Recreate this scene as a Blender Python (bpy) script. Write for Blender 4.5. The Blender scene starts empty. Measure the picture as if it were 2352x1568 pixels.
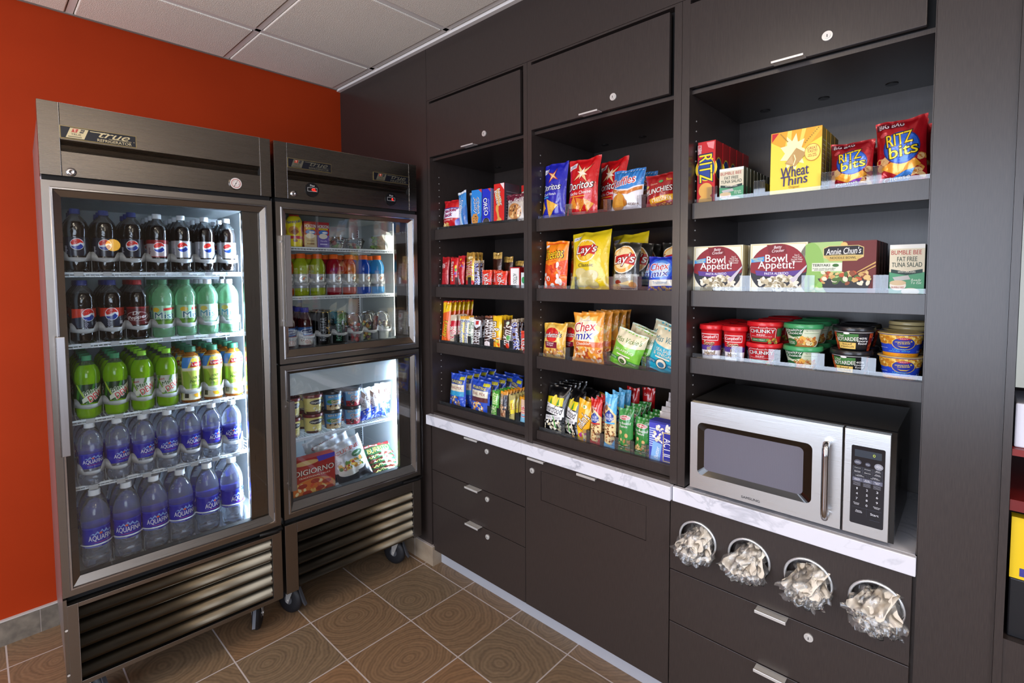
import bpy, math, random
from mathutils import Matrix, Vector
from mathutils.geometry import tessellate_polygon
C = bpy.context.scene.collection
SC = bpy.context.scene
R = math.radians
# ---------------------------------------------------------------- camera
def make_camera():
    cd = bpy.data.cameras.new('camera'); cam = bpy.data.objects.new('camera', cd); C.objects.link(cam)
    yaw, pitch, roll = R(-46.32762), R(-2.98145), R(-.37878)
    cy, sy, cp, sp = math.cos(yaw), math.sin(yaw), math.cos(pitch), math.sin(pitch)
    fwd = Vector((-sy*cp, cy*cp, sp)); rt = Vector((cy, sy, 0)); up = rt.cross(fwd)
    cr, sr = math.cos(roll), math.sin(roll)
    r2 = rt*cr + up*sr; u2 = up*cr - rt*sr
    m = Matrix((( r2.x, u2.x, -fwd.x, -1.59083), (r2.y, u2.y, -fwd.y, -2.84517), (r2.z, u2.z, -fwd.z, 1.49356), (0, 0, 0, 1)))
    cam.matrix_world = m
    cd.sensor_width = 36; cd.lens = 1155.76/2352*36
    cd.shift_x = 28.45/2352; cd.shift_y = -90.61/2352
    cd.clip_start = .02
    SC.camera = cam
make_camera()
# ---------------------------------------------------------------- world, light, exposure
w = bpy.data.worlds.new('world'); SC.world = w; w.use_nodes = True
w.node_tree.nodes['Background'].inputs[0].default_value = (.75, .85, 1, 1)
w.node_tree.nodes['Background'].inputs[1].default_value = .25
SC.view_settings.view_transform = 'Standard'; SC.view_settings.look = 'None'
SC.view_settings.exposure = .38; SC.view_settings.gamma = 1; SC.view_settings.use_curve_mapping = False
cyc = SC.cycles
cyc.max_bounces = 12; cyc.diffuse_bounces = 3; cyc.glossy_bounces = 4; cyc.transmission_bounces = 10; cyc.transparent_max_bounces = 24
cyc.sample_clamp_indirect = 4; cyc.caustics_reflective = False; cyc.caustics_refractive = True
cyc.blur_glossy = .5
def area(name, loc, rot, sx, sy, power, col):
    l = bpy.data.lights.new(name, 'AREA'); l.shape = 'RECTANGLE'; l.size = sx; l.size_y = sy; l.energy = power; l.color = col
    o = bpy.data.objects.new(name, l); o.location = loc; o.rotation_euler = rot; C.objects.link(o); return o
H = 2.6212
# daylight through the big windows in the wall behind the camera and in the wall on the left
area('window_daylight', (-2.9, -6.12, 1.55), (R(90), 0, 0), 2.2, 1.9, 75, (.74, .82, 1))
area('window_daylight', (-4.16, -2.1, 1.45), (0, R(-90), 0), 1.9, 2.9, 105, (.74, .83, 1))
# ceiling fittings outside the picture
LIGHTS = [(-1.9, -2.05), (-1.25, -3.9), (-3.1, -2.05), (-3.1, -4.3), (-1.25, -5.3)]
for lx_, ly_ in LIGHTS:
    area('ceiling_lamp_light', (lx_, ly_, H-.03), (0, 0, 0), .5, .5, 8, (1, .84, .66))
# ---------------------------------------------------------------- materials
MATS = {}
def lin(h):
    h = h.lstrip('#'); c = [int(h[i:i+2], 16)/255 for i in (0, 2, 4)]
    return tuple((x/12.92 if x <= .04045 else ((x+.055)/1.055)**2.4) for x in c) + (1,)
def mat(hexc, rough=.45, metal=0., coat=0., emit=0., spec=.5, trans=0., ior=1.45, alpha=1.):
    k = (hexc, rough, metal, coat, emit, spec, trans, ior, alpha)
    if k in MATS: return MATS[k]
    m = bpy.data.materials.new('paint_%s' % hexc.strip('#')); m.use_nodes = True
    b = m.node_tree.nodes['Principled BSDF']; c = lin(hexc)
    b.inputs['Base Color'].default_value = c; b.inputs['Roughness'].default_value = rough; b.inputs['Metallic'].default_value = metal
    b.inputs['Coat Weight'].default_value = coat; b.inputs['Coat Roughness'].default_value = .12
    b.inputs['Specular IOR Level'].default_value = spec; b.inputs['Transmission Weight'].default_value = trans; b.inputs['IOR'].default_value = ior
    b.inputs['Alpha'].default_value = alpha
    if coat >= .5:   # crinkled film: light catches on creases
        nt, N, L, MA = nodes(m); tc = N('ShaderNodeTexCoord'); nz = N('ShaderNodeTexNoise', i_Scale=22, i_Detail=3, i_Distortion=.8); L(tc.outputs['Object'], nz.inputs[0])
        bp = N('ShaderNodeBump', i_Strength=.5, i_Distance=.006); L(nz.outputs[0], bp.inputs['Height']); L(bp.outputs[0], b.inputs['Normal']); L(bp.outputs[0], b.inputs['Coat Normal'])
    if emit: b.inputs['Emission Color'].default_value = c; b.inputs['Emission Strength'].default_value = emit
    MATS[k] = m; return m
def nodes(m):
    nt = m.node_tree
    def N(t, **kw):
        n = nt.nodes.new(t)
        for a, v in kw.items():
            if a.startswith('i_'): n.inputs[int(a[2:]) if a[2:].isdigit() else a[2:]].default_value = v
            else: setattr(n, a, v)
        return n
    def L(a, b): nt.links.new(a, b)
    def MA(op, a, b=None, c=None):
        n = nt.nodes.new('ShaderNodeMath'); n.operation = op
        for i, x in enumerate((a, b, c)):
            if x is None: continue
            if isinstance(x, (int, float)): n.inputs[i].default_value = x
            else: nt.links.new(x, n.inputs[i])
        return n.outputs[0]
    return nt, N, L, MA
def clear_mat(name, tint=(1, 1, 1), refl=1.0, rough=.02, haze=0., hazecol=(.9, .95, 1)):
    """thin clear sheet: see-through with fresnel reflection, and a little milkiness"""
    if name in MATS: return MATS[name]
    m = bpy.data.materials.new(name); m.use_nodes = True; nt, N, L, MA = nodes(m); nt.nodes.clear()
    out = N('ShaderNodeOutputMaterial'); tr = N('ShaderNodeBsdfTransparent'); tr.inputs[0].default_value = (*tint, 1)
    gl = N('ShaderNodeBsdfGlossy'); gl.inputs['Roughness'].default_value = rough; gl.inputs[0].default_value = (1, 1, 1, 1)
    fr = N('ShaderNodeFresnel'); fr.inputs[0].default_value = 1.5
    mx = N('ShaderNodeMixShader'); L(MA('MULTIPLY', fr.outputs[0], refl), mx.inputs[0])
    if haze:
        df = N('ShaderNodeBsdfDiffuse'); df.inputs[0].default_value = (*hazecol, 1)
        tl = N('ShaderNodeBsdfTranslucent'); tl.inputs[0].default_value = (*hazecol, 1)
        ad = N('ShaderNodeMixShader'); L(df.outputs[0], ad.inputs[1]); L(tl.outputs[0], ad.inputs[2])
        m2 = N('ShaderNodeMixShader'); m2.inputs[0].default_value = haze; L(tr.outputs[0], m2.inputs[1]); L(ad.outputs[0], m2.inputs[2])
        L(m2.outputs[0], mx.inputs[1])
    else: L(tr.outputs[0], mx.inputs[1])
    L(gl.outputs[0], mx.inputs[2]); L(mx.outputs[0], out.inputs[0])
    MATS[name] = m; return m
def laminate():
    m = bpy.data.materials.new('dark_wood_laminate'); m.use_nodes = True; nt, N, L, MA = nodes(m); b = nt.nodes['Principled BSDF']
    tc = N('ShaderNodeTexCoord'); mp = N('ShaderNodeMapping'); mp.inputs['Scale'].default_value = (300, 300, 14)
    L(tc.outputs['Object'], mp.inputs[0]); nz = N('ShaderNodeTexNoise', i_Scale=2.2, i_Detail=5); L(mp.outputs[0], nz.inputs[0])
    cr = N('ShaderNodeValToRGB'); cr.color_ramp.elements[0].color = lin('#2f2826'); cr.color_ramp.elements[1].color = lin('#39312e')
    cr.color_ramp.elements[0].position = .35; cr.color_ramp.elements[1].position = .7
    L(nz.outputs[0], cr.inputs[0]); L(cr.outputs[0], b.inputs['Base Color']); b.inputs['Roughness'].default_value = .3
    bp = N('ShaderNodeBump', i_Strength=.04); L(nz.outputs[0], bp.inputs['Height']); L(bp.outputs[0], b.inputs['Normal'])
    return m
def steel(name, col, rough, vertical=False):
    m = bpy.data.materials.new(name); m.use_nodes = True; nt, N, L, MA = nodes(m); b = nt.nodes['Principled BSDF']
    tc = N('ShaderNodeTexCoord'); mp = N('ShaderNodeMapping'); mp.inputs['Scale'].default_value = (400, 400, 4) if vertical else (4, 4, 500)
    L(tc.outputs['Object'], mp.inputs[0]); nz = N('ShaderNodeTexNoise', i_Scale=1.5, i_Detail=3); L(mp.outputs[0], nz.inputs[0])
    b.inputs['Base Color'].default_value = lin(col); b.inputs['Metallic'].default_value = 1
    L(MA('ADD', MA('MULTIPLY', nz.outputs[0], .14), rough-.07), b.inputs['Roughness'])
    b.inputs['Anisotropic'].default_value = .35
    bp = N('ShaderNodeBump', i_Strength=.05, i_Distance=.002); L(nz.outputs[0], bp.inputs['Height']); L(bp.outputs[0], b.inputs['Normal'])
    return m
def marble():
    m = bpy.data.materials.new('white_marble'); m.use_nodes = True; nt, N, L, MA = nodes(m); b = nt.nodes['Principled BSDF']
    tc = N('ShaderNodeTexCoord'); nz = N('ShaderNodeTexNoise', i_Scale=7, i_Detail=9, i_Distortion=1.3); L(tc.outputs['Object'], nz.inputs[0])
    v = MA('ABSOLUTE', MA('SUBTRACT', nz.outputs[0], .5)); cr = N('ShaderNodeValToRGB')
    cr.color_ramp.elements[0].color = lin('#b6b8c2'); cr.color_ramp.elements[1].color = lin('#dcdce4'); cr.color_ramp.elements[1].position = .07
    n2 = N('ShaderNodeTexNoise', i_Scale=3); L(tc.outputs['Object'], n2.inputs[0])
    L(MA('ADD', v, MA('MULTIPLY', MA('SUBTRACT', n2.outputs[0], .35), .25)), cr.inputs[0]); L(cr.outputs[0], b.inputs['Base Color']); b.inputs['Roughness'].default_value = .22
    return m
S_T, X0_T, Y0_T = .3055, -.0302, -.7959
def floor_mat():
    m = bpy.data.materials.new('log_end_floor_tile'); m.use_nodes = True; nt, N, L, MA = nodes(m); b = nt.nodes['Principled BSDF']
    g = N('ShaderNodeNewGeometry'); sp = N('ShaderNodeSeparateXYZ'); L(g.outputs['Position'], sp.inputs[0])
    fx = MA('DIVIDE', MA('SUBTRACT', sp.outputs[0], X0_T), S_T); fy = MA('DIVIDE', MA('SUBTRACT', sp.outputs[1], Y0_T), S_T)
    ix = MA('FLOOR', fx); iy = MA('FLOOR', fy); lx = MA('SUBTRACT', fx, ix); ly = MA('SUBTRACT', fy, iy)
    cb = N('ShaderNodeCombineXYZ'); L(ix, cb.inputs[0]); L(iy, cb.inputs[1])
    wn = N('ShaderNodeTexWhiteNoise'); L(cb.outputs[0], wn.inputs[0]); sc = N('ShaderNodeSeparateColor'); L(wn.outputs['Color'], sc.inputs[0])
    cx = MA('ADD', MA('MULTIPLY', sc.outputs[0], .5), .25); cyy = MA('ADD', MA('MULTIPLY', sc.outputs[1], .5), .25)
    nz = N('ShaderNodeTexNoise', i_Scale=9, i_Detail=3); L(g.outputs['Position'], nz.inputs[0])
    dx = MA('SUBTRACT', lx, cx); dy = MA('MULTIPLY', MA('SUBTRACT', ly, cyy), MA('ADD', .8, MA('MULTIPLY', sc.outputs[2], .5)))
    r = MA('ADD', MA('SQRT', MA('ADD', MA('MULTIPLY', dx, dx), MA('MULTIPLY', dy, dy))), MA('MULTIPLY', MA('SUBTRACT', nz.outputs[0], .5), .2))
    ring = MA('ADD', MA('MULTIPLY', MA('SINE', MA('MULTIPLY', r, 128)), .34), MA('MULTIPLY', MA('SINE', MA('MULTIPLY', r, 47)), .26))
    n2 = N('ShaderNodeTexNoise', i_Scale=60, i_Detail=4); L(g.outputs['Position'], n2.inputs[0])
    f = MA('ADD', MA('ADD', MA('MULTIPLY', ring, .3), .35), MA('MULTIPLY', n2.outputs[0], .35))
    cr = N('ShaderNodeValToRGB'); cr.color_ramp.elements[0].color = lin('#5b4a3a'); cr.color_ramp.elements[0].position = .15
    cr.color_ramp.elements[1].color = lin('#937b60'); cr.color_ramp.elements[1].position = .95; L(f, cr.inputs[0])
    # each tile its own tone: greyish to reddish
    tone = N('ShaderNodeValToRGB'); tone.color_ramp.elements[0].color = (.90, .93, .95, 1); tone.color_ramp.elements[1].color = (1.10, .90, .76, 1)
    tone.color_ramp.elements[1].position = 1.0; L(wn.outputs['Value'], tone.inputs[0])
    mu = N('ShaderNodeMix', data_type='RGBA', blend_type='MULTIPLY'); mu.inputs[0].default_value = 1
    L(cr.outputs[0], mu.inputs[6]); L(tone.outputs[0], mu.inputs[7])
    # grout
    ex = MA('MINIMUM', MA('MINIMUM', lx, MA('SUBTRACT', 1, lx)), MA('MINIMUM', ly, MA('SUBTRACT', 1, ly)))
    gr = MA('LESS_THAN', ex, .0085)
    mg = N('ShaderNodeMix', data_type='RGBA'); L(gr, mg.inputs[0]); L(mu.outputs[2], mg.inputs[6]); mg.inputs[7].default_value = lin('#b3a8a4')
    L(mg.outputs[2], b.inputs['Base Color']); L(MA('ADD', MA('MULTIPLY', gr, .3), .42), b.inputs['Roughness'])
    bp = N('ShaderNodeBump', i_Strength=.3, i_Distance=.002); L(MA('SUBTRACT', MA('MULTIPLY', f, .3), gr), bp.inputs['Height']); L(bp.outputs[0], b.inputs['Normal'])
    return m
def noisy(name, c1, c2, scale, rough, bump=0., bdist=.002, metal=0.):
    m = bpy.data.materials.new(name); m.use_nodes = True; nt, N, L, MA = nodes(m); b = nt.nodes['Principled BSDF']
    tc = N('ShaderNodeTexCoord'); nz = N('ShaderNodeTexNoise', i_Scale=scale, i_Detail=4); L(tc.outputs['Object'], nz.inputs[0])
    cr = N('ShaderNodeValToRGB'); cr.color_ramp.elements[0].color = lin(c1); cr.color_ramp.elements[1].color = lin(c2); cr.color_ramp.elements[0].position = .35; cr.color_ramp.elements[1].position = .65
    L(nz.outputs[0], cr.inputs[0]); L(cr.outputs[0], b.inputs['Base Color']); b.inputs['Roughness'].default_value = rough; b.inputs['Metallic'].default_value = metal
    if bump:
        bp = N('ShaderNodeBump', i_Strength=bump, i_Distance=bdist); L(nz.outputs[0], bp.inputs['Height']); L(bp.outputs[0], b.inputs['Normal'])
    return m
def liquid(name, col, trans, ior=1.33, rough=.03, bump=.0, scale=60, alpha=1.):
    m = bpy.data.materials.new(name); m.use_nodes = True; nt, N, L, MA = nodes(m); b = nt.nodes['Principled BSDF']
    b.inputs['Base Color'].default_value = lin(col); b.inputs['Transmission Weight'].default_value = trans; b.inputs['IOR'].default_value = ior
    b.inputs['Roughness'].default_value = rough; b.inputs['Coat Weight'].default_value = .3; b.inputs['Coat Roughness'].default_value = .02
    if bump:
        tc = N('ShaderNodeTexCoord'); nz = N('ShaderNodeTexNoise', i_Scale=scale, i_Detail=2); L(tc.outputs['Object'], nz.inputs[0])
        bp = N('ShaderNodeBump', i_Strength=bump, i_Distance=.004); L(nz.outputs[0], bp.inputs['Height']); L(bp.outputs[0], b.inputs['Normal'])
    return m
LAM = laminate(); MARBLE = marble(); FLOORM = floor_mat()
STEEL = steel('brushed_stainless_steel', '#857e76', .3); STEELV = steel('brushed_steel_side', '#a9a6a6', .34, True)
CHROME = mat('#b8b8bc', .16, 1.); ALU = mat('#d6d4d0', .32, .45); NICKEL = mat('#dad8d4', .28, .5)
BLACK = mat('#0b0b0c', .4); RUBBER = mat('#17171b', .55); LINER = mat('#c3c9cc', .35, .0); GAP = mat('#050506', .8)
WHITEP = mat('#e6ecf2', .35); ORANGE = noisy('orange_wall_paint', '#982b00', '#9e2e01', 3, .7, .02); ORANGE.node_tree.nodes['Principled BSDF'].inputs['Specular IOR Level'].default_value = .2
GLASS = clear_mat('door_glass', (.97, .985, .98), 1.0, .0)
ACRYL = clear_mat('clear_acrylic', (.93, .95, .97), 1.0, .03, .045)
PETC = clear_mat('clear_plastic', (.86, .9, .92), 1.3, .04, .10)
FILM = clear_mat('crumpled_clear_film', (.99, .99, .99), 1.1, .1, .10, (1, .98, .97))
MILKY = clear_mat('milky_white_plastic', (.9, .95, 1), .8, .15, .5, (.93, .97, 1))
# ---------------------------------------------------------------- mesh builder
class MB:
    def __init__(s): s.v = []; s.f = []; s.m = []; s.s = []; s.mats = []
    def mi(s, m):
        if m not in s.mats: s.mats.append(m)
        return s.mats.index(m)
    def add(s, vs, fs, m, smooth=False):
        o = len(s.v); k = s.mi(m); s.v += [tuple(p) for p in vs]
        for f in fs: s.f.append(tuple(o+i for i in f)); s.m.append(k); s.s.append(smooth)
    def box(s, x0, x1, y0, y1, z0, z1, m):
        vs = [(x, y, z) for z in (z0, z1) for y in (y0, y1) for x in (x0, x1)]
        s.add(vs, [(0, 2, 3, 1), (4, 5, 7, 6), (0, 1, 5, 4), (2, 6, 7, 3), (0, 4, 6, 2), (1, 3, 7, 5)], m); return s
    def prism(s, poly, axis, a, b, m, smooth=False):
        """poly in the other two axes (axis 0: (y,z); 1: (x,z); 2: (x,y)), extruded a..b"""
        def P(p, t): return (t, p[0], p[1]) if axis == 0 else ((p[0], t, p[1]) if axis == 1 else (p[0], p[1], t))
        n = len(poly); vs = [P(p, a) for p in poly] + [P(p, b) for p in poly]
        tr = tessellate_polygon([[Vector((p[0], p[1], 0)) for p in poly]])
        fs = [tuple(t) for t in tr] + [tuple(n+i for i in reversed(t)) for t in tr]
        s.add(vs, fs, m); o = len(s.v)-2*n; k = s.mi(m)
        for i in range(n): s.f.append((o+i, o+(i+1) % n, o+n+(i+1) % n, o+n+i)); s.m.append(k); s.s.append(smooth)
        return s
    def lathe(s, prof, m, seg=24, c=(0, 0), mod=None, caps=True, half=None):
        """prof [(r,z)...] bottom to top; m a material or a list one per band"""
        n = len(prof); vs = []
        for j, (r, z) in enumerate(prof):
            for i in range(seg):
                a = 2*math.pi*i/seg; rr = r*(mod(a, z, j) if mod else 1); vs.append((c[0]+rr*math.sin(a), c[1]-rr*math.cos(a), z))
        o = len(s.v); s.v += vs
        for j in range(n-1):
            k = s.mi(m[j] if isinstance(m, list) else m)
            for i in range(seg):
                i2 = (i+1) % seg; s.f.append((o+j*seg+i, o+j*seg+i2, o+(j+1)*seg+i2, o+(j+1)*seg+i)); s.m.append(k); s.s.append(True)
        if caps:
            s.f.append(tuple(o+i for i in reversed(range(seg)))); s.m.append(s.mi(m[0] if isinstance(m, list) else m)); s.s.append(False)
            s.f.append(tuple(o+(n-1)*seg+i for i in range(seg))); s.m.append(s.mi(m[-1] if isinstance(m, list) else m)); s.s.append(False)
        return s
    def tube(s, pts, r, m, seg=10, closed=False):
        pts = [Vector(p) for p in pts]; n = len(pts); rs = r if isinstance(r, list) else [r]*n; vs = []; prev = None
        for i, p in enumerate(pts):
            t = (pts[(i+1) % n]-pts[i-1]) if (closed or 0 < i < n-1) else (pts[1]-pts[0] if i == 0 else pts[-1]-pts[-2])
            t.normalize()
            if prev is None: a = Vector((0, 0, 1)) if abs(t.z) < .9 else Vector((1, 0, 0)); prev = t.cross(a).normalized()
            prev = (prev-t*prev.dot(t)).normalized(); q = t.cross(prev)
            for k in range(seg): an = 2*math.pi*k/seg; vs.append(p+prev*(rs[i]*math.cos(an))+q*(rs[i]*math.sin(an)))
        fs = []
        for i in range(n if closed else n-1):
            for k in range(seg): a, b = i*seg, ((i+1) % n)*seg; fs.append((a+k, a+(k+1) % seg, b+(k+1) % seg, b+k))
        s.add(vs, fs, m, True)
        if not closed: s.add(vs[:seg], [tuple(range(seg))[::-1]], m); s.add(vs[-seg:], [tuple(range(seg))], m)
        return s
    def grid(s, nu, nv, fn, m, smooth=True, flip=False):
        vs = [fn(i/nu, j/nv) for j in range(nv+1) for i in range(nu+1)]
        fs = []
        for j in range(nv):
            for i in range(nu):
                a = j*(nu+1)+i; q = (a, a+1, a+nu+2, a+nu+1); fs.append(q[::-1] if flip else q)
        s.add(vs, fs, m, smooth); return s
    def mesh(s, name):
        me = bpy.data.meshes.new(name); me.from_pydata(s.v, [], s.f)
        for m in s.mats: me.materials.append(m)
        me.polygons.foreach_set('material_index', s.m); me.polygons.foreach_set('use_smooth', s.s); me.update(); return me
    def build(s, name, parent=None, bevel=0., solid=0., **tags):
        o = bpy.data.objects.new(name, s.mesh(name)); C.objects.link(o)
        if parent: o.parent = parent
        if bevel:
            b = o.modifiers.new('bevel', 'BEVEL'); b.width = bevel; b.segments = 2; b.limit_method = 'ANGLE'; b.angle_limit = R(50); b.harden_normals = False
        if solid: q = o.modifiers.new('solid', 'SOLIDIFY'); q.thickness = solid
        for k, v in tags.items(): o[k] = v
        return o
def thing(name, label, cat, loc=(0, 0, 0), rz=0., group=None):
    o = bpy.data.objects.new(name, None); C.objects.link(o); o.location = loc; o.rotation_euler = (0, 0, rz); o.empty_display_size = .05
    o['label'] = label; o['category'] = cat
    if group: o['group'] = group
    return o
def tag(o, label, cat, group=None):
    o['label'] = label; o['category'] = cat
    if group: o['group'] = group
    return o
def struct(mb, name, parent=None, **kw):
    o = mb.build(name, parent, **kw)
    if parent is None: o['kind'] = 'structure'
    return o
def dup(root, loc=None, rot=None, label=None, group=None):
    r = root.copy(); C.objects.link(r)
    if loc is not None: r.location = loc
    if rot is not None: r.rotation_euler = rot
    if label: r['label'] = label
    if group: r['group'] = group
    for ch in list(root.children):
        c = ch.copy(); C.objects.link(c); c.parent = r
        for g in ch.children: d = g.copy(); C.objects.link(d); d.parent = c
    return r
# ---------------------------------------------------------------- printed artwork
TXT = {}
def text_tris(s, bold=.015, shear=0.):
    k = (s, bold, shear)
    if k in TXT: return TXT[k]
    cu = bpy.data.curves.new('t', 'FONT'); cu.body = s; cu.size = 1; cu.offset = bold; cu.shear = shear; cu.resolution_u = 3; cu.space_line = .85; cu.align_x = 'CENTER'
    o = bpy.data.objects.new('t', cu); C.objects.link(o); dg = bpy.context.evaluated_depsgraph_get()
    me = bpy.data.meshes.new_from_object(o.evaluated_get(dg)); me.calc_loop_triangles()
    vs = [(v.co.x, v.co.y) for v in me.vertices]; ts = [tuple(t.vertices) for t in me.loop_triangles]
    bpy.data.objects.remove(o); bpy.data.curves.remove(cu); bpy.data.meshes.remove(me)
    x0 = min(v[0] for v in vs); x1 = max(v[0] for v in vs); y0 = min(v[1] for v in vs); y1 = max(v[1] for v in vs)
    vs = [((a-x0)/(x1-x0)-.5, (b-y0)/max(y1-y0, 1e-6)-.5) for a, b in vs]
    tris = [(vs[a], vs[b], vs[c]) for a, b, c in ts]
    TXT[k] = tris; return tris
def poly_tris(P):
    t = tessellate_polygon([[Vector((a, b, 0)) for a, b in P]]); out = []
    for q in t:
        a, b, c = (P[i] for i in q)
        if (b[0]-a[0])*(c[1]-a[1])-(b[1]-a[1])*(c[0]-a[0]) < 0: b, c = c, b
        out.append((a, b, c))
    return out
def split(tris, tol, asp):
    out = []; st = list(tris); n = 0
    while st and n < 30000:
        n += 1; a, b, c = st.pop()
        def d(p, q): return ((p[0]-q[0]))**2+((p[1]-q[1])*asp)**2
        e = [d(a, b), d(b, c), d(c, a)]; m = max(e)
        if m <= tol*tol: out.append((a, b, c)); continue
        i = e.index(m)
        if i == 0: p = ((a[0]+b[0])/2, (a[1]+b[1])/2); st += [(a, p, c), (p, b, c)]
        elif i == 1: p = ((b[0]+c[0])/2, (b[1]+c[1])/2); st += [(a, b, p), (a, p, c)]
        else: p = ((c[0]+a[0])/2, (c[1]+a[1])/2); st += [(a, b, p), (p, b, c)]
    return out
def ell(cu, cv, ru, rv, n=20, rot=0., asp=1.):
    o = []
    for i in range(n):
        a = 2*math.pi*i/n; x = ru*math.cos(a); y = rv*asp*math.sin(a)
        o.append((cu+x*math.cos(rot)-y*math.sin(rot), cv+(x*math.sin(rot)+y*math.cos(rot))/asp))
    return o
def art(mb, items, mapf, w, h, flat=True, off=.0005, step=.00004, tol=.09, rough=.4, coat=.25, metal=0.):
    """items: ('r',u0,v0,u1,v1,col) ('e',u,v,ru,rv,col[,rot]) ('p',[pts],col) ('t',text,u,v,w,h,col[,deg,shear,outline]) ('s',u0,v0,u1,v1,n,size,[cols],seed)"""
    asp = h/w; lay = 0
    def put(tris, col, bend=True):
        nonlocal lay; lay += 1; T = split(tris, tol, asp) if (bend and not flat) else tris
        vs = []; fs = []; idx = {}
        for t in T:
            f = []
            for p in t:
                k = (round(p[0], 5), round(p[1], 5))
                if k not in idx: idx[k] = len(vs); vs.append(mapf(p[0], p[1], off+step*lay))
                f.append(idx[k])
            if len(set(f)) == 3: fs.append(tuple(f))
        mb.add(vs, fs, mat(col, rough, metal, coat), not flat)
    def cl(x): return min(1, max(0, x))
    for it in items:
        k = it[0]
        if k == 'r': _, a, b, c, d, col = it; put(poly_tris([(a, b), (c, b), (c, d), (a, d)]), col)
        elif k == 'e': put([( (it[1], it[2]), p, q) for P in [ell(it[1], it[2], it[3], it[4], 24, R(it[6]) if len(it) > 6 else 0, asp)] for p, q in zip(P, P[1:]+P[:1])], it[5])
        elif k == 'p': put(poly_tris([(cl(a), cl(b)) for a, b in it[1]]), it[2])
        elif k == 't':
            _, s, cu, cv, tw, th, col = it[:7]; rot = R(it[7]) if len(it) > 7 else 0; sh = it[8] if len(it) > 8 else 0.; ol = it[9] if len(it) > 9 else None
            def xf(p):
                x = p[0]*tw; y = p[1]*th*asp; return (cl(cu+x*math.cos(rot)-y*math.sin(rot)), cl(cv+(x*math.sin(rot)+y*math.cos(rot))/asp))
            if ol:
                T = text_tris(s, .045, sh); ex = 1.04+.25/max(4, len(s)*1.)
                put([tuple(xf((p[0]*ex, p[1]*1.14)) for p in t) for t in T], ol)
            bw = (.02/max(2, len(max(s.split('\n'), key=len)))) if th*h > .006 else 0
            if ol: bw *= .8
            for q in ((0,) if not bw else (-bw, 0, bw)):
                put([tuple(xf((p[0]+q, p[1])) for p in t) for t in text_tris(s, 0., sh)], col); lay -= .6
            lay += .6
        elif k == 's':
            _, a, b, c, d, n, sz, cols, seed = it; rr = random.Random(seed)
            groups = {}
            for i in range(n):
                cu = rr.uniform(a, c); cv = rr.uniform(b, d); q = sz*rr.uniform(.7, 1.2); rot = rr.uniform(0, 3.14)
                P = ell(cu, cv, q, q/asp*rr.uniform(.5, .9), 7, rot, asp); P = [(cl(x), cl(y)) for x, y in P]
                col = rr.choice(cols); lay += .15
                put(poly_tris(P), col, False)
                lay -= 1
            lay += 1
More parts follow.
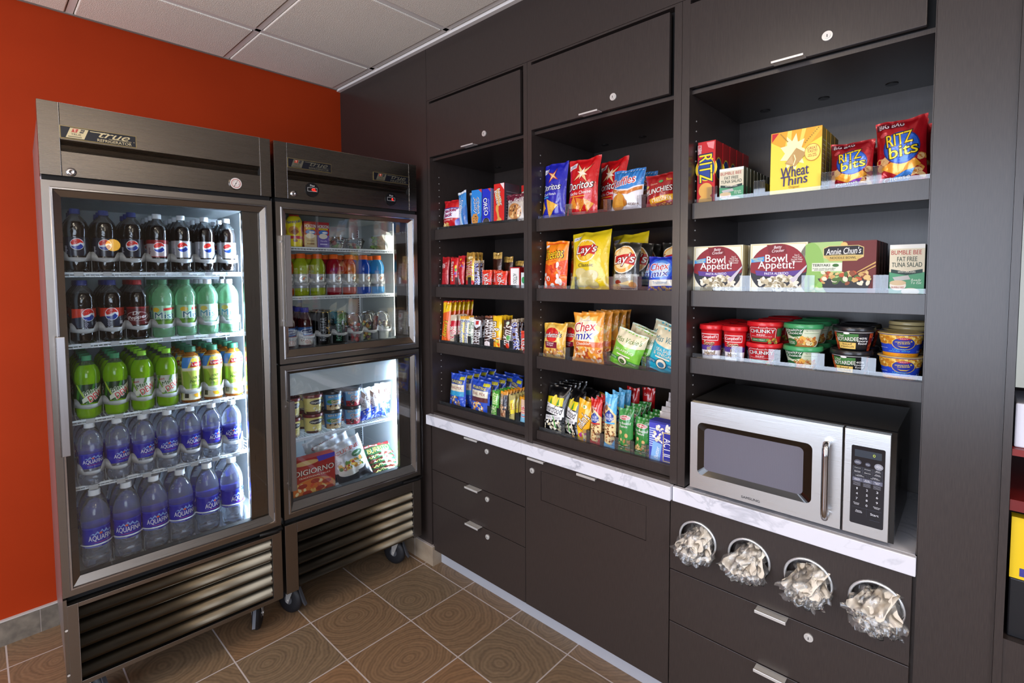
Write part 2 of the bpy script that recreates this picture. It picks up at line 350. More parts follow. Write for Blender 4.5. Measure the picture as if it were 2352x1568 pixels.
# ---------------------------------------------------------------- room
def build_room():
    struct(MB().box(-4.3, .6, -6.3, .1, -.05, 0, FLOORM), 'floor')
    WALLP = noisy('beige_wall_paint', '#655c52', '#6b6258', 3, .7)
    struct(MB().box(-4.3, .6, 0, .1, 0, H, ORANGE), 'wall_back')
    # wall behind the camera with a wide window opening, wall on the left with another
    m = MB(); m.box(-4.3, -4.0, -6.3, -6.2, 0, H, WALLP).box(-1.8, .6, -6.3, -6.2, 0, H, WALLP).box(-4.0, -1.8, -6.3, -6.2, 0, .55, WALLP).box(-4.0, -1.8, -6.3, -6.2, 2.5, H, WALLP)
    struct(m, 'wall_front')
    m = MB(); m.box(-4.3, -4.2, -6.2, -3.6, 0, H, WALLP).box(-4.3, -4.2, -.6, 0, 0, H, WALLP).box(-4.3, -4.2, -3.6, -.6, 0, .45, WALLP).box(-4.3, -4.2, -3.6, -.6, 2.45, H, WALLP)
    struct(m, 'wall_left')
    fm = mat('#2c2622', .5)
    m = MB()
    for x in (-4.0, -2.93, -1.86): m.box(x, x+.06, -6.27, -6.2, .55, 2.5, fm)
    m.box(-4.0, -1.8, -6.27, -6.2, .55, .61, fm).box(-4.0, -1.8, -6.27, -6.2, 2.44, 2.5, fm); struct(m, 'window_1')
    m = MB()
    for y in (-3.6, -2.63, -1.63, -.66): m.box(-4.27, -4.2, y, y+.06, .45, 2.45, fm)
    m.box(-4.27, -4.2, -3.6, -.6, .45, .51, fm).box(-4.27, -4.2, -3.6, -.6, 2.39, 2.45, fm); struct(m, 'window_2')
    # dark laminate wall to the right: filler panel, header band over the cabinets, end panel
    struct(MB().box(0, .6, -.8325, 0, .1, H, LAM), 'wall_right')
    struct(MB().box(0, .6, -3.6, -.8345, 2.3585, H, LAM), 'trim_1')
    struct(MB().box(0, .6, -2.893, -2.7535, 0, 2.357, LAM), 'trim_2')
    m = MB(); m.box(.0, .6, -6.2, -3.6, 0, H, LAM); struct(m, 'wall_right')
    TILE = noisy('taupe_base_tile', '#8a7a68', '#9c8c78', 14, .45, .05); TILEG = noisy('grey_wood_tile', '#5d564e', '#7d7468', 20, .45, .05); GR = mat('#aaa09a', .8)
    # tile skirting under the filler panel, with its return into the toe space
    m = MB(); m.box(-.012, .05, -.8505, -.04, 0, .1004, TILE); m.box(-.0125, .045, -.7, -.697, 0, .1, GR).box(-.0125, .045, -.395, -.392, 0, .1, GR)
    m.box(-.0125, .05, -.8508, -.04, .1004, .103, GR); struct(m, 'baseboard_right')
    m = MB(); x = -4.2
    while x < -.03:
        m.box(x+.0015, min(x+.304, -.013), -.012, 0, 0, .1, TILEG); x += S_T
    m.box(-4.2, -.013, -.0105, 0, 0, .1, GR); m.box(-4.2, -.013, -.014, 0, .1, .106, mat('#b9b3b0', .4)); struct(m, 'baseboard_back')
    # suspended ceiling: slab, lay-in tiles, T bars
    CT = noisy('ceiling_tile', '#ece4d6', '#fbf5ea', 260, .9, .6, .004); CB = mat('#e8e4e0', .5)
    c = struct(MB().box(-4.3, .6, -6.3, .1, H+.012, H+.06, CT), 'ceiling')
    xs = [-.6413-.6167*k for k in range(6)] ; ys = [-.425-.6167*k for k in range(10)]
    xe = [-.045]+xs+[-4.3]; ye = [0]+ys+[-6.3]
    m = MB()
    for i in range(len(xe)-1):
        for j in range(len(ye)-1):
            a, b, cc, d = xe[i+1]+.016, xe[i]-.016, ye[j+1]+.016, ye[j]-.016
            if any(abs((a+b)/2-lx_) < .32 and abs((cc+d)/2-ly_) < .32 for lx_, ly_ in LIGHTS): continue
            m.box(a, b, cc, d, H-.006, H+.014, CT)
    struct(m, 'ceiling_panel', c, bevel=.004)
    m = MB()
    for x in [-.045]+xs: m.box(x-.012, x+.012, -6.3, 0, H-.002, H+.012, CB)
    for y in ys: m.box(-4.3, 0, y-.012, y+.012, H-.002, H+.012, CB)
    m.box(-.022, 0, -6.2, -.0, H-.012, H+.01, CB).box(-4.2, 0, -.01, 0, H-.006, H+.01, mat('#8a8078', .6))
    struct(m, 'ceiling_grid', c)
    for i, (lx_, ly_) in enumerate(LIGHTS):
        t = thing('ceiling_light', 'square recessed ceiling light %s' % ['nearest the coolers', 'above the microwave side', 'by the left window, added to brighten the ceiling', 'near the far left corner', 'by the rear wall'][i], 'light', (lx_, ly_, H), 0, 'recessed ceiling lights')
        MB().box(-.3, .3, -.3, .3, .0, .012, CB).build('frame', t); MB().box(-.26, .26, -.26, .26, -.003, 0, mat('#fff0dc', .5, emit=1.5)).build('diffuser', t)
# warm globe lamps outside the picture; the left one added to brighten the ceiling
    for i, (x, y, z) in enumerate([(-2.45, -1.2, 1.72), (-1.02, -4.5, 1.80)]):
        q = (.12, .055)[i]; t = thing('unseen_globe_lamp', 'warm globe lamp hanging %s' % ['by the left window, added to brighten the ceiling', 'near the rear wall'][i], 'lamp', (x, y, z), 0, 'hanging globe lamps')
        m = MB(); m.lathe([(.005, -q)]+[(q*math.sin(math.pi*k/12), -q*math.cos(math.pi*k/12)) for k in range(1, 12)]+[(q*.25, q*.99)], mat('#ffdfae', .5, emit=30.) if i == 0 else mat('#f2b84a', .5, emit=7.), 24); m.build('glass_globe', t)
        MB().tube([(0, 0, .12), (0, 0, H-z-.03)], .004, BLACK, 8).lathe([(.05, H-z-.03), (.05, H-z-.012)], BLACK, 20).build('cord', t)
build_room()
# ---------------------------------------------------------------- cabinets
YS = [(-.8345, -.8540, -1.4680, -1.4895), (-1.4895, -1.5110, -2.1110, -2.1365), (-2.1365, -2.1620, -2.7510, -2.7535)]
LIPS = [[1.726, 1.440, 1.158, .843], [1.726, 1.440, 1.158, .843], [1.7235, 1.4415, 1.2225]]
DEEP = .46
def lock(parent, y, z, x=0., r=.0115):
    m = MB(); n = 20
    for rr, xx, mm in ((r, -.004, NICKEL), (r*.6, -.0062, ALU)):
        v0 = len(m.v)
        ring = [(x, y+rr*math.cos(2*math.pi*i/n), z+rr*math.sin(2*math.pi*i/n)) for i in range(n)]; ring2 = [(x+xx, p[1], p[2]) for p in ring]
        m.add(ring+ring2, [(i, n+i, n+(i+1) % n, (i+1) % n) for i in range(n)]+[tuple(reversed(range(n, 2*n)))], mm)
    m.box(x-.0072, x-.006, y-.0008, y+.0008, z-.004, z+.003, BLACK)
    return m.build('lock', parent, label='round silver lock')
def pull(parent, y0, y1, z, down=True, x=0.):
    m = MB(); m.box(x-.030, x+.002, y1, y0, z, z+.002, ALU); m.box(x-.032, x-.029, y1, y0, z-.005 if down else z-.002, z+.004, ALU)
    return m.build('handle', parent, bevel=.0008, label='brushed aluminium tab handle')
def flat_panel(x0, y0, y1, z0, z1, d=.018):
    return MB().box(x0, x0+d, y1, y0, z0, z1, LAM)
cab_label = ['tall dark wood cabinet with sweets shelves over three locked drawers, next to the coolers',
             'tall dark wood cabinet with crisp packet shelves over one wide flap door',
             'tall dark wood cabinet with ready meals, microwave niche and round cutlery holes']
for c in range(3):
    ya, y0, y1, yb = YS[c]
    t = thing('tall_cabinet', cab_label[c], 'cabinet', (0, 0, 0), 0, 'tall dark cabinets')
    top = 2.3570; base = .0835
    MB().box(0, DEEP, y0, ya-.0006, .795 , top, LAM).build('side_panel', t)
    MB().box(0, DEEP, yb+.0006, y1, .795, top, LAM).build('side_panel', t)
    MB().box(DEEP, DEEP+.018, yb+.001, ya-.001, base, top, LAM).build('back_panel', t)
    MB().box(.0, DEEP, y1+.0002, y0-.0002, 2.350, top, LAM).box(.02, DEEP, y1+.0002, y0-.0002, 2.066, 2.078, LAM).build('top_panel', t)
    # pin holes down the inside of the left panel and puck light holes in the roof
    m = MB()
    zz = .90
    while zz < 2.0:
        m.box(.055, .059, y0-.0012, y0-.0001, zz, zz+.004, ALU); zz += .032
    for k in range(3):
        yy = y0+(y1-y0)*(.2+.3*k)
        m.lathe([(.016, 2.0645), (.016, 2.0659)], BLACK, 16, (.36, yy))
    m.build('shelf_pin_row', t)
    # flip-up door over the shelves
    dl, dr = y0+(.0 if c != 1 else .0), y1+.0165
    d = flat_panel(-.001, dl, dr, 2.0815, 2.339).build('lift_door', t, bevel=.001)
    MB().box(.03, .05, y1+.0005, y0-.0005, 2.07, 2.349, GAP).build('door_recess', t)
    hy = [(-1.118, -1.196), (-1.762, -1.841), (-2.405, -2.484)][c]
    pull(d, hy[0], hy[1], 2.0795, False); lock(d, [-1.241, -1.889, -2.533][c], 2.1205, -.001, .0125)
    # shelves with lipped fronts, clear riser strips and tabs
    tabs = [[[], [-.995, -1.09], [-.985, -1.085, -1.165, -1.235, -1.30, -1.355], [-1.215, -1.275, -1.33, -1.39]],
            [[-1.665, -1.84, -1.978], [-1.695, -1.852, -1.965], [-1.655, -1.84, -2.00], [-1.63, -1.75, -1.812, -1.876, -1.94, -2.002]],
            [[-2.221, -2.36, -2.535, -2.637], [-2.326, -2.493, -2.658], [-2.305, -2.411, -2.522, -2.638]]][c]
    for k, z in enumerate(LIPS[c]):
        m = MB(); m.box(.026, .040, y1+.0015, y0-.0015 if k < 9 else y0, z-.0515 if z > .9 else z-.037, z, LAM); m.box(.040, DEEP, y1+.0015, y0-.0015, z-.030, z-.0075, LAM)
        s = m.build('shelf', t, bevel=.0008)
        m = MB(); m.box(.0405, .0425, y1+.003, y0-.003, z-.007, z+.013, ACRYL)
        for ty in tabs[k]:
            q = .016 if c > 0 else .011
            m.box(.0405, .0425, ty-q, ty+q, z+.010, z+.048, ACRYL); m.box(.0425, .34, ty-.0008, ty+.0008, z-.007, z+.048, ACRYL)
        m.build('acrylic_riser', s, label='clear acrylic front strip with divider tabs')
    if c < 2:
        m = MB(); m.box(.002, .026, y1, y0, .7935, .805, LAM).box(.012, DEEP, y1, y0, .7935, .8005, LAM); m.build('bottom_rail', t)
    # base unit
    bx = .0
    bl = [-.8415, -1.4715, -2.1155][c]; br = [-1.4685, -2.1125, -2.7450][c]
    MB().box(.02, DEEP, yb+.0006, ya-.0006, base+.002, .744, LAM).build('carcass', t)
    if c == 0:
        for (z0, z1) in ((.5065, .739), (.3300, .5030), (.0835, .3268)):
            dd = flat_panel(bx, bl, br, z0, z1).build('drawer', t, bevel=.0008)
            pull(dd, -1.118, -1.205, z1-.0005); lock(dd, -1.241, {.739: .694, .5030: .471, .3268: .294}[z1])
    elif c == 1:
        # flap door with a rectangular inset panel cut into it
        m = MB(); a, b, z0, z1 = -1.5565, -2.026, .5651, .686
        m.box(0, .018, br, bl, base, z0-.0015, LAM).box(0, .018, br, bl, z1+.0015, .739, LAM).box(0, .018, a+.0015, bl, z0-.0015, z1+.0015, LAM).box(0, .018, br, b-.0015, z0-.0015, z1+.0015, LAM)
        dd = m.build('door', t); MB().box(0.0005, .018, b, a, z0, z1, LAM).build('inset_panel', dd, bevel=.0008)
        pull(dd, -1.508, -1.592, .7375); pull(dd, -1.754, -1.837, .7375); lock(dd, -1.510, .677)
    else:
        # fixed panel with four round cut-outs
        cy = [-2.208, -2.364, -2.520, -2.675]; cz = .634; rad = .056
        P = []; n = 32; m = MB()
        ys_ = [bl]+[(cy[i]+cy[i+1])/2 for i in range(3)]+[br]; z0, z1 = .504, .744
        for i in range(4):
            A, B_ = ys_[i], ys_[i+1]; ring = []; sq = []
            for k in range(n):
                an = 2*math.pi*(k+.5)/n; dy, dz = math.cos(an), math.sin(an); ring.append((cy[i]+rad*dy, cz+rad*dz))
                tt = min(((A-cy[i])/dy if dy > 0 else (B_-cy[i])/dy) if abs(dy) > 1e-6 else 9, ((z1-cz)/dz if dz > 0 else (z0-cz)/dz) if abs(dz) > 1e-6 else 9)
                sq.append((cy[i]+tt*dy, cz+tt*dz))
            # add exact corners by snapping nearest
            for cyy, czz in ((A, z0), (A, z1), (B_, z0), (B_, z1)):
                k = min(range(n), key=lambda q: (sq[q][0]-cyy)**2+(sq[q][1]-czz)**2); sq[k] = (cyy, czz)
            vs = [(0, p[0], p[1]) for p in ring]+[(0, p[0], p[1]) for p in sq]+[(.03, p[0], p[1]) for p in ring]
            m.add(vs, [(k, (k+1) % n, n+(k+1) % n, n+k) for k in range(n)]+[(k, 2*n+k, 2*n+(k+1) % n, (k+1) % n) for k in range(n)], LAM)
        pn = m.build('front_panel', t)
        for i in range(4):
            m = MB(); m.tube([(-.002, cy[i]+.0575*math.cos(a*math.pi/20), cz+.0575*math.sin(a*math.pi/20)) for a in range(40)], .0038, mat('#dfe3e6', .25, .7), 10, True)
            k = 32; prof = [(.0, .057), (.05, .056), (.11, .055)]
            vs = [(x, cy[i]+r*math.cos(2*math.pi*q/k), cz+r*math.sin(2*math.pi*q/k)) for x, r in prof for q in range(k)]
            m.add(vs, [(j*k+q, (j+1)*k+q, (j+1)*k+(q+1) % k, j*k+(q+1) % k) for j in range(2) for q in range(k)]+[tuple(2*k+q for q in range(k))], mat('#9a9c9e', .35, .8), True)
            m.build('hole_rim', pn, label='round silver rimmed cutlery hole')
        for (z0, z1) in ((.3225, .5005), (.0835, .3190)):
            dd = flat_panel(bx, bl, br, z0, z1).build('drawer', t, bevel=.0008)
            pull(dd, -2.391, -2.474, z1-.003, x=0)
            lock(dd, -2.526, .468 if z1 > .4 else .286)
    MB().box(.045, .06, yb, ya, 0, base, mat('#c6cbd6', .35, .4) if c == 0 else mat('#c6cbd6', .35, .4)).build('kick_plate', t, label='brushed metal kick plate')
# countertops
m = MB(); m.box(-.030, .0, -1.4715, -.832, .7455, .7935, MARBLE).box(0, .012, -1.4715, -.856, .7455, .7932, MARBLE)
tag(m.build('countertop', bevel=.002), 'narrow white marble countertop ledge above the three locked drawers', 'countertop')
m = MB(); m.box(-.0295, .0, -2.126, -1.4722, .7455, .7935, MARBLE).box(0, .012, -2.110, -1.512, .7455, .7932, MARBLE)
tag(m.build('countertop', bevel=.002), 'narrow white marble countertop ledge above the wide flap door', 'countertop')
m = MB(); m.box(-.0165, .0, -2.7525, -2.1285, .7445, .793, MARBLE).box(0, DEEP, -2.750, -2.163, .7445, .793, MARBLE)
tag(m.build('countertop', bevel=.002), 'deep white marble countertop under the microwave', 'countertop')
# narrow display at the right edge
t = thing('display_cabinet', 'dark framed open cabinet at the right edge of the picture', 'cabinet', (0, 0, 0))
m = MB(); m.box(-.006, .5, -2.908, -2.8935, .0, 2.357, LAM).box(-.006, .5, -3.56, -3.52, .0, 2.357, LAM).box(0, .5, -3.52, -2.908, 1.95, 2.357, LAM).box(0, .5, -3.52, -2.908, .08, .66, LAM); m.build('frame', t)
MB().box(.44, .48, -3.52, -2.908, .66, 1.95, LAM).build('back_panel', t)
MB().box(.0, .44, -3.52, -2.909, 1.085, 1.10, mat('#7a1a14', .4)).box(0, .44, -3.52, -2.909, .96, .985, mat('#6a1512', .4)).build('shelf', t, label='dark red shelf')
MB().box(-.004, .0, -3.5, -2.909, 1.24, 1.945, mat('#8f938a', .25)).build('glass_panel', t, label='greenish grey upper panel')
m = MB(); m.box(.02, .2, -3.1, -2.912, 1.1001, 1.10+.10, mat('#d9d7e0', .5)); tag(m.build('white_box', bevel=.003), 'white box on the upper red shelf at the right edge', 'box')
m = MB(); m.box(.02, .05, -3.08, -2.914, .799, .94, mat('#e8c21c', .35)).box(.0195, .02, -3.08, -2.93, .806, .825, mat('#3a3a8a', .4)); tag(m.build('yellow_packet', bevel=.004), 'yellow packet in the open cabinet at the right edge', 'packet')
m = MB(); m.box(.02, .3, -3.3, -2.914, .66, .798, mat('#101014', .4)); tag(m.build('black_box', bevel=.003), 'black box below the yellow packet at the right edge', 'box')
# ---------------------------------------------------------------- microwave (local x to the right along the counter, y back, z up)
def flatmap(x0, x1, z0, z1, y):
    return lambda u, v, off: (x0+(x1-x0)*u, y-off, z0+(z1-z0)*v)
def build_microwave():
    RZ = R(-90)
    t = thing('microwave', 'stainless steel countertop microwave with black window, on the deep marble counter', 'microwave', (-.015, -2.183, .7935), RZ)
    W_, HH, D_ = .524, .2825, .35; Z0 = .0145
    MS = steel('microwave_steel', '#dfe3e4', .3); TOPM = mat('#454240', .28, .6); BK = mat('#0c0b0b', .12, 0, .45)
    m = MB(); m.box(.002, W_-.002, .024, D_, Z0, Z0+HH, TOPM); m.box(.0, W_, .012, .028, Z0-.002, Z0+HH+.002, BK)
    for i in range(14): m.box(W_-.0022, W_-.0015, .1+.004*i, .102+.004*i, .12, .2, GAP)
    m.build('casing', t, bevel=.003)
    for x in (.04, W_-.04):
        for y in (.05, D_-.05): MB().lathe([(.012, 0), (.012, Z0-.0005)], RUBBER, 14, (x, y)).build('foot', t)
    # door
    xd = .413; m = MB(); zt = Z0+HH-.004; zb = Z0+.002
    wx0, wx1, wz0, wz1 = .026, .343, .063, .232
    m2 = MB()
    def rr(x0, x1, z0, z1, r, n=5):
        P = []
        for cx, cz, a0 in ((x1-r, z1-r, 0), (x0+r, z1-r, 90), (x0+r, z0+r, 180), (x1-r, z0+r, 270)):
            for k in range(n+1): a = R(a0+90*k/n); P.append((cx+r*math.cos(a), cz+r*math.sin(a)))
        return P
    inner = rr(wx0, wx1, wz0, wz1, .016); outer = []
    for (x, z), q in zip(inner, range(24)):
        outer.append(((xd-.002) if x > (wx0+wx1)/2 else .003, zt if z > (wz0+wz1)/2 else zb))
    n = len(inner)
    # steel face as a ring of quads, sunk black bevel ring, dark perforated window
    def ringq(A, ya, B_, yb, mm, sm=False):
        vs = [(p[0], ya, p[1]) for p in A]+[(p[0], yb, p[1]) for p in B_]; m.add(vs, [(i, n+i, n+(i+1) % n, (i+1) % n) for i in range(n)], mm, sm)
    # fix outer ring so corners stay square but rounded inner interpolates along the sides
    O = []
    for (x, z) in inner:
        fx = (x-wx0)/(wx1-wx0); fz = (z-wz0)/(wz1-wz0)
        X_ = .003+(xd-.005)*fx; Z_ = zb+(zt-zb)*fz
        d_ = {'l': fx, 'r': 1-fx, 'b': fz, 't': 1-fz}; k = min(d_, key=d_.get)
        if k == 'l': X_ = .003
        if k == 'r': X_ = xd-.002
        if k == 'b': Z_ = zb
        if k == 't': Z_ = zt
        O.append((X_, Z_))
    for cx_, cz_ in ((.003, zb), (.003, zt), (xd-.002, zb), (xd-.002, zt)):
        k = min(range(n), key=lambda q: (O[q][0]-cx_)**2+(O[q][1]-cz_)**2); O[k] = (cx_, cz_)
    ringq(inner, 0, O, 0, MS); ringq(O, 0, O, .02, MS)
    small = [((p[0]-(wx0+wx1)/2)*.87+(wx0+wx1)/2-.002, (p[1]-(wz0+wz1)/2)*.80+(wz0+wz1)/2) for p in inner]
    ringq(small, .007, inner, 0, mat('#150f0b', .12, 0, .45))
    o = m.build('door', t)
    m = MB(); m.add([(p[0], .0071, p[1]) for p in small], [tuple(range(n))], mat('#2a2a33', .16, .1, .8))
    wn = m.build('window', o, label='dark reflective window with fine perforated screen')
    wm = bpy.data.materials.new('perforated_screen'); wm.use_nodes = True; nt, N, L, MA = nodes(wm); b = nt.nodes['Principled BSDF']
    tc = N('ShaderNodeTexCoord'); vo = N('ShaderNodeTexVoronoi', i_Scale=480); vo.inputs['Randomness'].default_value = 0; L(tc.outputs['Object'], vo.inputs[0])
    cr = N('ShaderNodeValToRGB'); cr.color_ramp.elements[0].color = lin('#101016'); cr.color_ramp.elements[1].color = lin('#5d5b69'); cr.color_ramp.elements[0].position = .25; cr.color_ramp.elements[1].position = .5
    L(vo.outputs[0], cr.inputs[0]); L(cr.outputs[0], b.inputs['Base Color']); b.inputs['Roughness'].default_value = .5; b.inputs['Coat Weight'].default_value = 1; b.inputs['Coat Roughness'].default_value = .03
    wn.data.materials[0] = wm
    # tubular handle
    m = MB(); hx = .379
    m.tube([(hx, .0, .048), (hx, -.02, .045), (hx, -.028, .056), (hx, -.029, .075), (hx, -.029, .215), (hx, -.028, .236), (hx, -.02, .246), (hx, 0, .243)], .0085, CHROME, 14)
    m.build('handle', o, label='chrome tube handle')
    # control side
    m = MB(); m.box(xd+.003, W_-.011, 0, .02, zb, zt, MS); cp = m.build('control_panel', t, bevel=.001)
    px0, px1, pz0, pz1 = .432, .503, .046, .253
    m = MB(); m.prism(rr(px0, px1, pz0, pz1, .004), 1, -.0012, .0, mat('#0d0d16', .15, 0, .4))
    W2, H2 = px1-px0, pz1-pz0; mp = flatmap(px0, px1, pz0, pz1, -.0012); wc = '#e8e8ee'; gc = '#4b4d5c'
    it = [('r', .1, .86, .9, .95, '#1e2733'), ('t', '0', .68, .905, .07, .035, '#c8d84a'), ('e', .2, .79, .11, .032, gc), ('e', .5, .78, .08, .024, gc), ('e', .82, .775, .13, .04, '#8c8e98'),
          ('t', 'Auto\nDefrost', .2, .79, .17, .022, wc), ('t', 'Clock', .5, .78, .1, .012, wc), ('t', 'One\nMinute\n+', .82, .775, .17, .04, wc)]
    for r_, row in enumerate((('Popcorn', 'Potato', 'Boil\nWater'), ('Frozen\nDinner', 'Bacon', 'Pizza\nReheat'))):
        for c_, s in enumerate(row):
            u = .2+.3*c_; v = .715-.045*r_; it += [('r', u-.145, v-.021, u+.145, v+.021, gc), ('r', u-.14, v-.0195, u+.14, v+.0195, '#0d0d16'), ('t', s, u, v, .18, .02 if '\n' in s else .01, wc)]
    for s, u in (('Fresh\nVegetables', .27), ('Soften\nIce Cream', .73)): it += [('r', u-.22, .602, u+.22, .643, gc), ('r', u-.215, .604, u+.215, .641, '#0d0d16'), ('t', s, u, .622, .26, .022, wc)]
    for s, u in (('Handy\nHelper', .2), ('Kids\nMeals', .5), ('Snack\nBar', .8)):
        it += [('r', u-.145, .545, u+.145, .595, '#5d5f70'), ('t', s, u, .57, .17, .026, wc)]
        for q in range(4): it.append(('r', u-.12, .53-.012*q, u+.1, .533-.012*q, '#9a9ba6'))
    for i, s in enumerate('123456789'): it.append(('t', s, .2+.3*(i % 3), .455-.065*(i//3), .055 if s != '1' else .03, .026, wc))
    it += [('t', '0', .5, .26, .055, .026, wc), ('t', 'Power\nLevel', .2, .26, .18, .028, wc), ('t', 'Kitchen\nTimer', .8, .26, .2, .028, wc), ('r', .06, .215, .94, .217, gc), ('r', .5, .12, .503, .215, gc),
           ('t', 'Pause\nCancel', .27, .165, .2, .03, wc), ('t', 'Start', .74, .165, .24, .028, wc), ('r', .6, .09, .9, .093, gc)]
    art(m, it, mp, W2, H2, rough=.4, off=.0001, step=.000012); m.build('keypad', cp, label='black keypad with white lettering')
    m = MB(); art(m, [('t', 'SAMSUNG', .5, .5, .9, .8, '#2a2c30')], flatmap(.158, .215, .026, .035, 0), .057, .009); m.build('lettering', o)
build_microwave()
# ---------------------------------------------------------------- wrapped cutlery spilling out of the four round holes
def build_cutlery():
    rr = random.Random(5); BE = noisy('beige_plastic', '#d8ccb8', '#f2eadc', 30, .4)
    where = ['leftmost round hole', 'second round hole from the left', 'third round hole from the left', 'rightmost round hole']
    for h, cy in enumerate([-2.208, -2.364, -2.520, -2.675]):
        for k in range(8):
            m = MB(); a0 = rr.uniform(-.8, .8)
            # one packet: a few beige utensils side by side in crumpled film; local x = length out of the hole
            L_ = rr.uniform(.075, .10)
            for q in range(4):
                y = (q-1.5)*.0115; z = rr.uniform(-.002, .002); w1, w2 = .0062, rr.uniform(.009, .0125)
                pts = [(-L_*.6, y-w1), (L_*.15, y-w1), (L_*.35, y-w2), (L_*.47, y-w2*.6), (L_*.5, y), (L_*.47, y+w2*.6), (L_*.35, y+w2), (L_*.15, y+w1), (-L_*.6, y+w1)]
                m.prism(pts, 2, z-.0012+q*.003, z+.0016+q*.003, BE)
            r2 = random.Random(h*10+k); ph = [r2.uniform(0, 6) for _ in range(6)]
            def film(u, v, s):
                a = (u-.5)*(L_*1.25); b = (v-.5)*.062; e = (1-abs(2*v-1)**2)**.5*(1-abs(2*u-1)**6)
                wv = .008*math.sin(7*u+ph[0]+4*v)*math.sin(8*v+ph[1]-3*u)+.003*math.sin(15*u+ph[2]+9*v)
                return (a+.003*math.sin(20*v+ph[4]), b+.005*math.sin(14*u+ph[5]), s*(.002+.0105*e)+wv)
            def frame(u, v): return film(u, v, 1)
            m.grid(14, 10, lambda u, v: film(u, v, 1), FILM, True); m.grid(14, 10, lambda u, v: film(u, v, -1), FILM, True, True)
            o = m.build('cutlery_packet')
            ang = [-1.35, -.75, -.15, .5, 1.1, -1.0, .2, .8][k]+rr.uniform(-.15, .15); rad = [.024, .028, .026, .027, .024, .008, .010, -.015][k]
            ax = -.012-.006*(k > 4)-rr.uniform(0, .006)
            # direction of the packet: hangs out toward the room and down
            d = Vector((-.8, math.sin(ang)*.45+.12, -.5-.2*math.cos(ang))).normalized()
            n_ = Vector((-.7, rr.uniform(-.3, .3), .6)); n_ = (n_-d*n_.dot(d)).normalized(); s_ = n_.cross(d)
            loc = Vector((ax, cy+rad*math.sin(ang), .630-rad*.75*math.cos(ang)+.006))
            o.matrix_world = Matrix(((d.x, s_.x, n_.x, loc.x), (d.y, s_.y, n_.y, loc.y), (d.z, s_.z, n_.z, loc.z), (0, 0, 0, 1)))
            tag(o, 'crumpled clear packet of beige plastic cutlery spilling from the '+where[h], 'cutlery packet', 'cutlery packets in the '+where[h])
build_cutlery()
# ---------------------------------------------------------------- coolers.  local: x along the front, y = 0 front face and going back, z up
FRG = {'A': (-1.4327, -.7478, -.0463), 'B': (-.7321, -.7772, -.0389)}
def fr(w, lx, ly, z=0.):
    x0, y0, t = FRG[w]; return (x0+lx*math.cos(t)-ly*math.sin(t), y0+lx*math.sin(t)+ly*math.cos(t), z)
FW, FD, ZT = .686, .675, 2.0426
LED = mat('#cfe6ff', .4, emit=120.); LEDB = mat('#f2f4e8', .4, emit=13.)
SLAT = steel('louver_steel', '#5c5345', .34); SLAT.node_tree.nodes['Principled BSDF'].inputs['Anisotropic'].default_value = 0; HEADS = steel('header_steel', '#6d665e', .28)
SILV = mat('#b9a77c', .4); DKS = steel('dark_steel', '#6f655d', .3, True)
def door(t, x0, x1, z0, z1, gx0, gx1, gz0, gz1, label=None):
    """framed glass door; stepped metal frame, bead, glass"""
    m = MB(); ys = [.045, 0, 0, -.006, -.006, .002, .008]; 
    def ring(d, y, gxx=None): return [(x0+d, y, z0+d), (x1-d, y, z0+d), (x1-d, y, z1-d), (x0+d, y, z1-d)]
    A = [[(x0, .045, z0), (x1, .045, z0), (x1, .045, z1), (x0, .045, z1)], ring(0, .0), ring(.019, 0), ring(.0215, -.0055), ring(.026, -.0055), ring(.028, .001)]
    A.append([(gx0, .010, gz0), (gx1, .010, gz0), (gx1, .010, gz1), (gx0, .010, gz1)])
    for k in range(len(A)-1):
        vs = A[k]+A[k+1]; m.add(vs, [(i, (i+1) % 4, 4+(i+1) % 4, 4+i) for i in range(4)], CHROME if k in (2, 3, 4) else STEEL)
    m.box(x0+.004, gx0-.0, .0105, .044, z0+.004, z1-.004, GAP).box(gx1-.062, x1-.004, .022, .044, z0+.004, z1-.004, DKS).box(gx0, gx1-.06, .011, .044, z0+.004, gz0, GAP).box(gx0, gx1-.06, .011, .044, gz1, z1-.004, GAP)
    d = m.build('door', t)
    MB().box(gx0-.0005, gx1+.0005, .0115, .0155, gz0-.0005, gz1+.0005, GLASS).build('glass_pane', d)
    return d
def bar_handle(d, x0, x1, z0, z1):
    m = MB(); m.box(x0, x1, -.034, -.024, z0, z1, STEELV).box(x0, x0+.005, -.034, -.004, z0, z1, STEEL); m.box(x0, x1-.004, -.03, .001, z1-.03, z1-.02, CHROME).box(x0, x1-.004, -.03, .001, z0+.02, z0+.03, CHROME)
    m.build('handle', d, bevel=.0015, label='flat chrome bar handle')
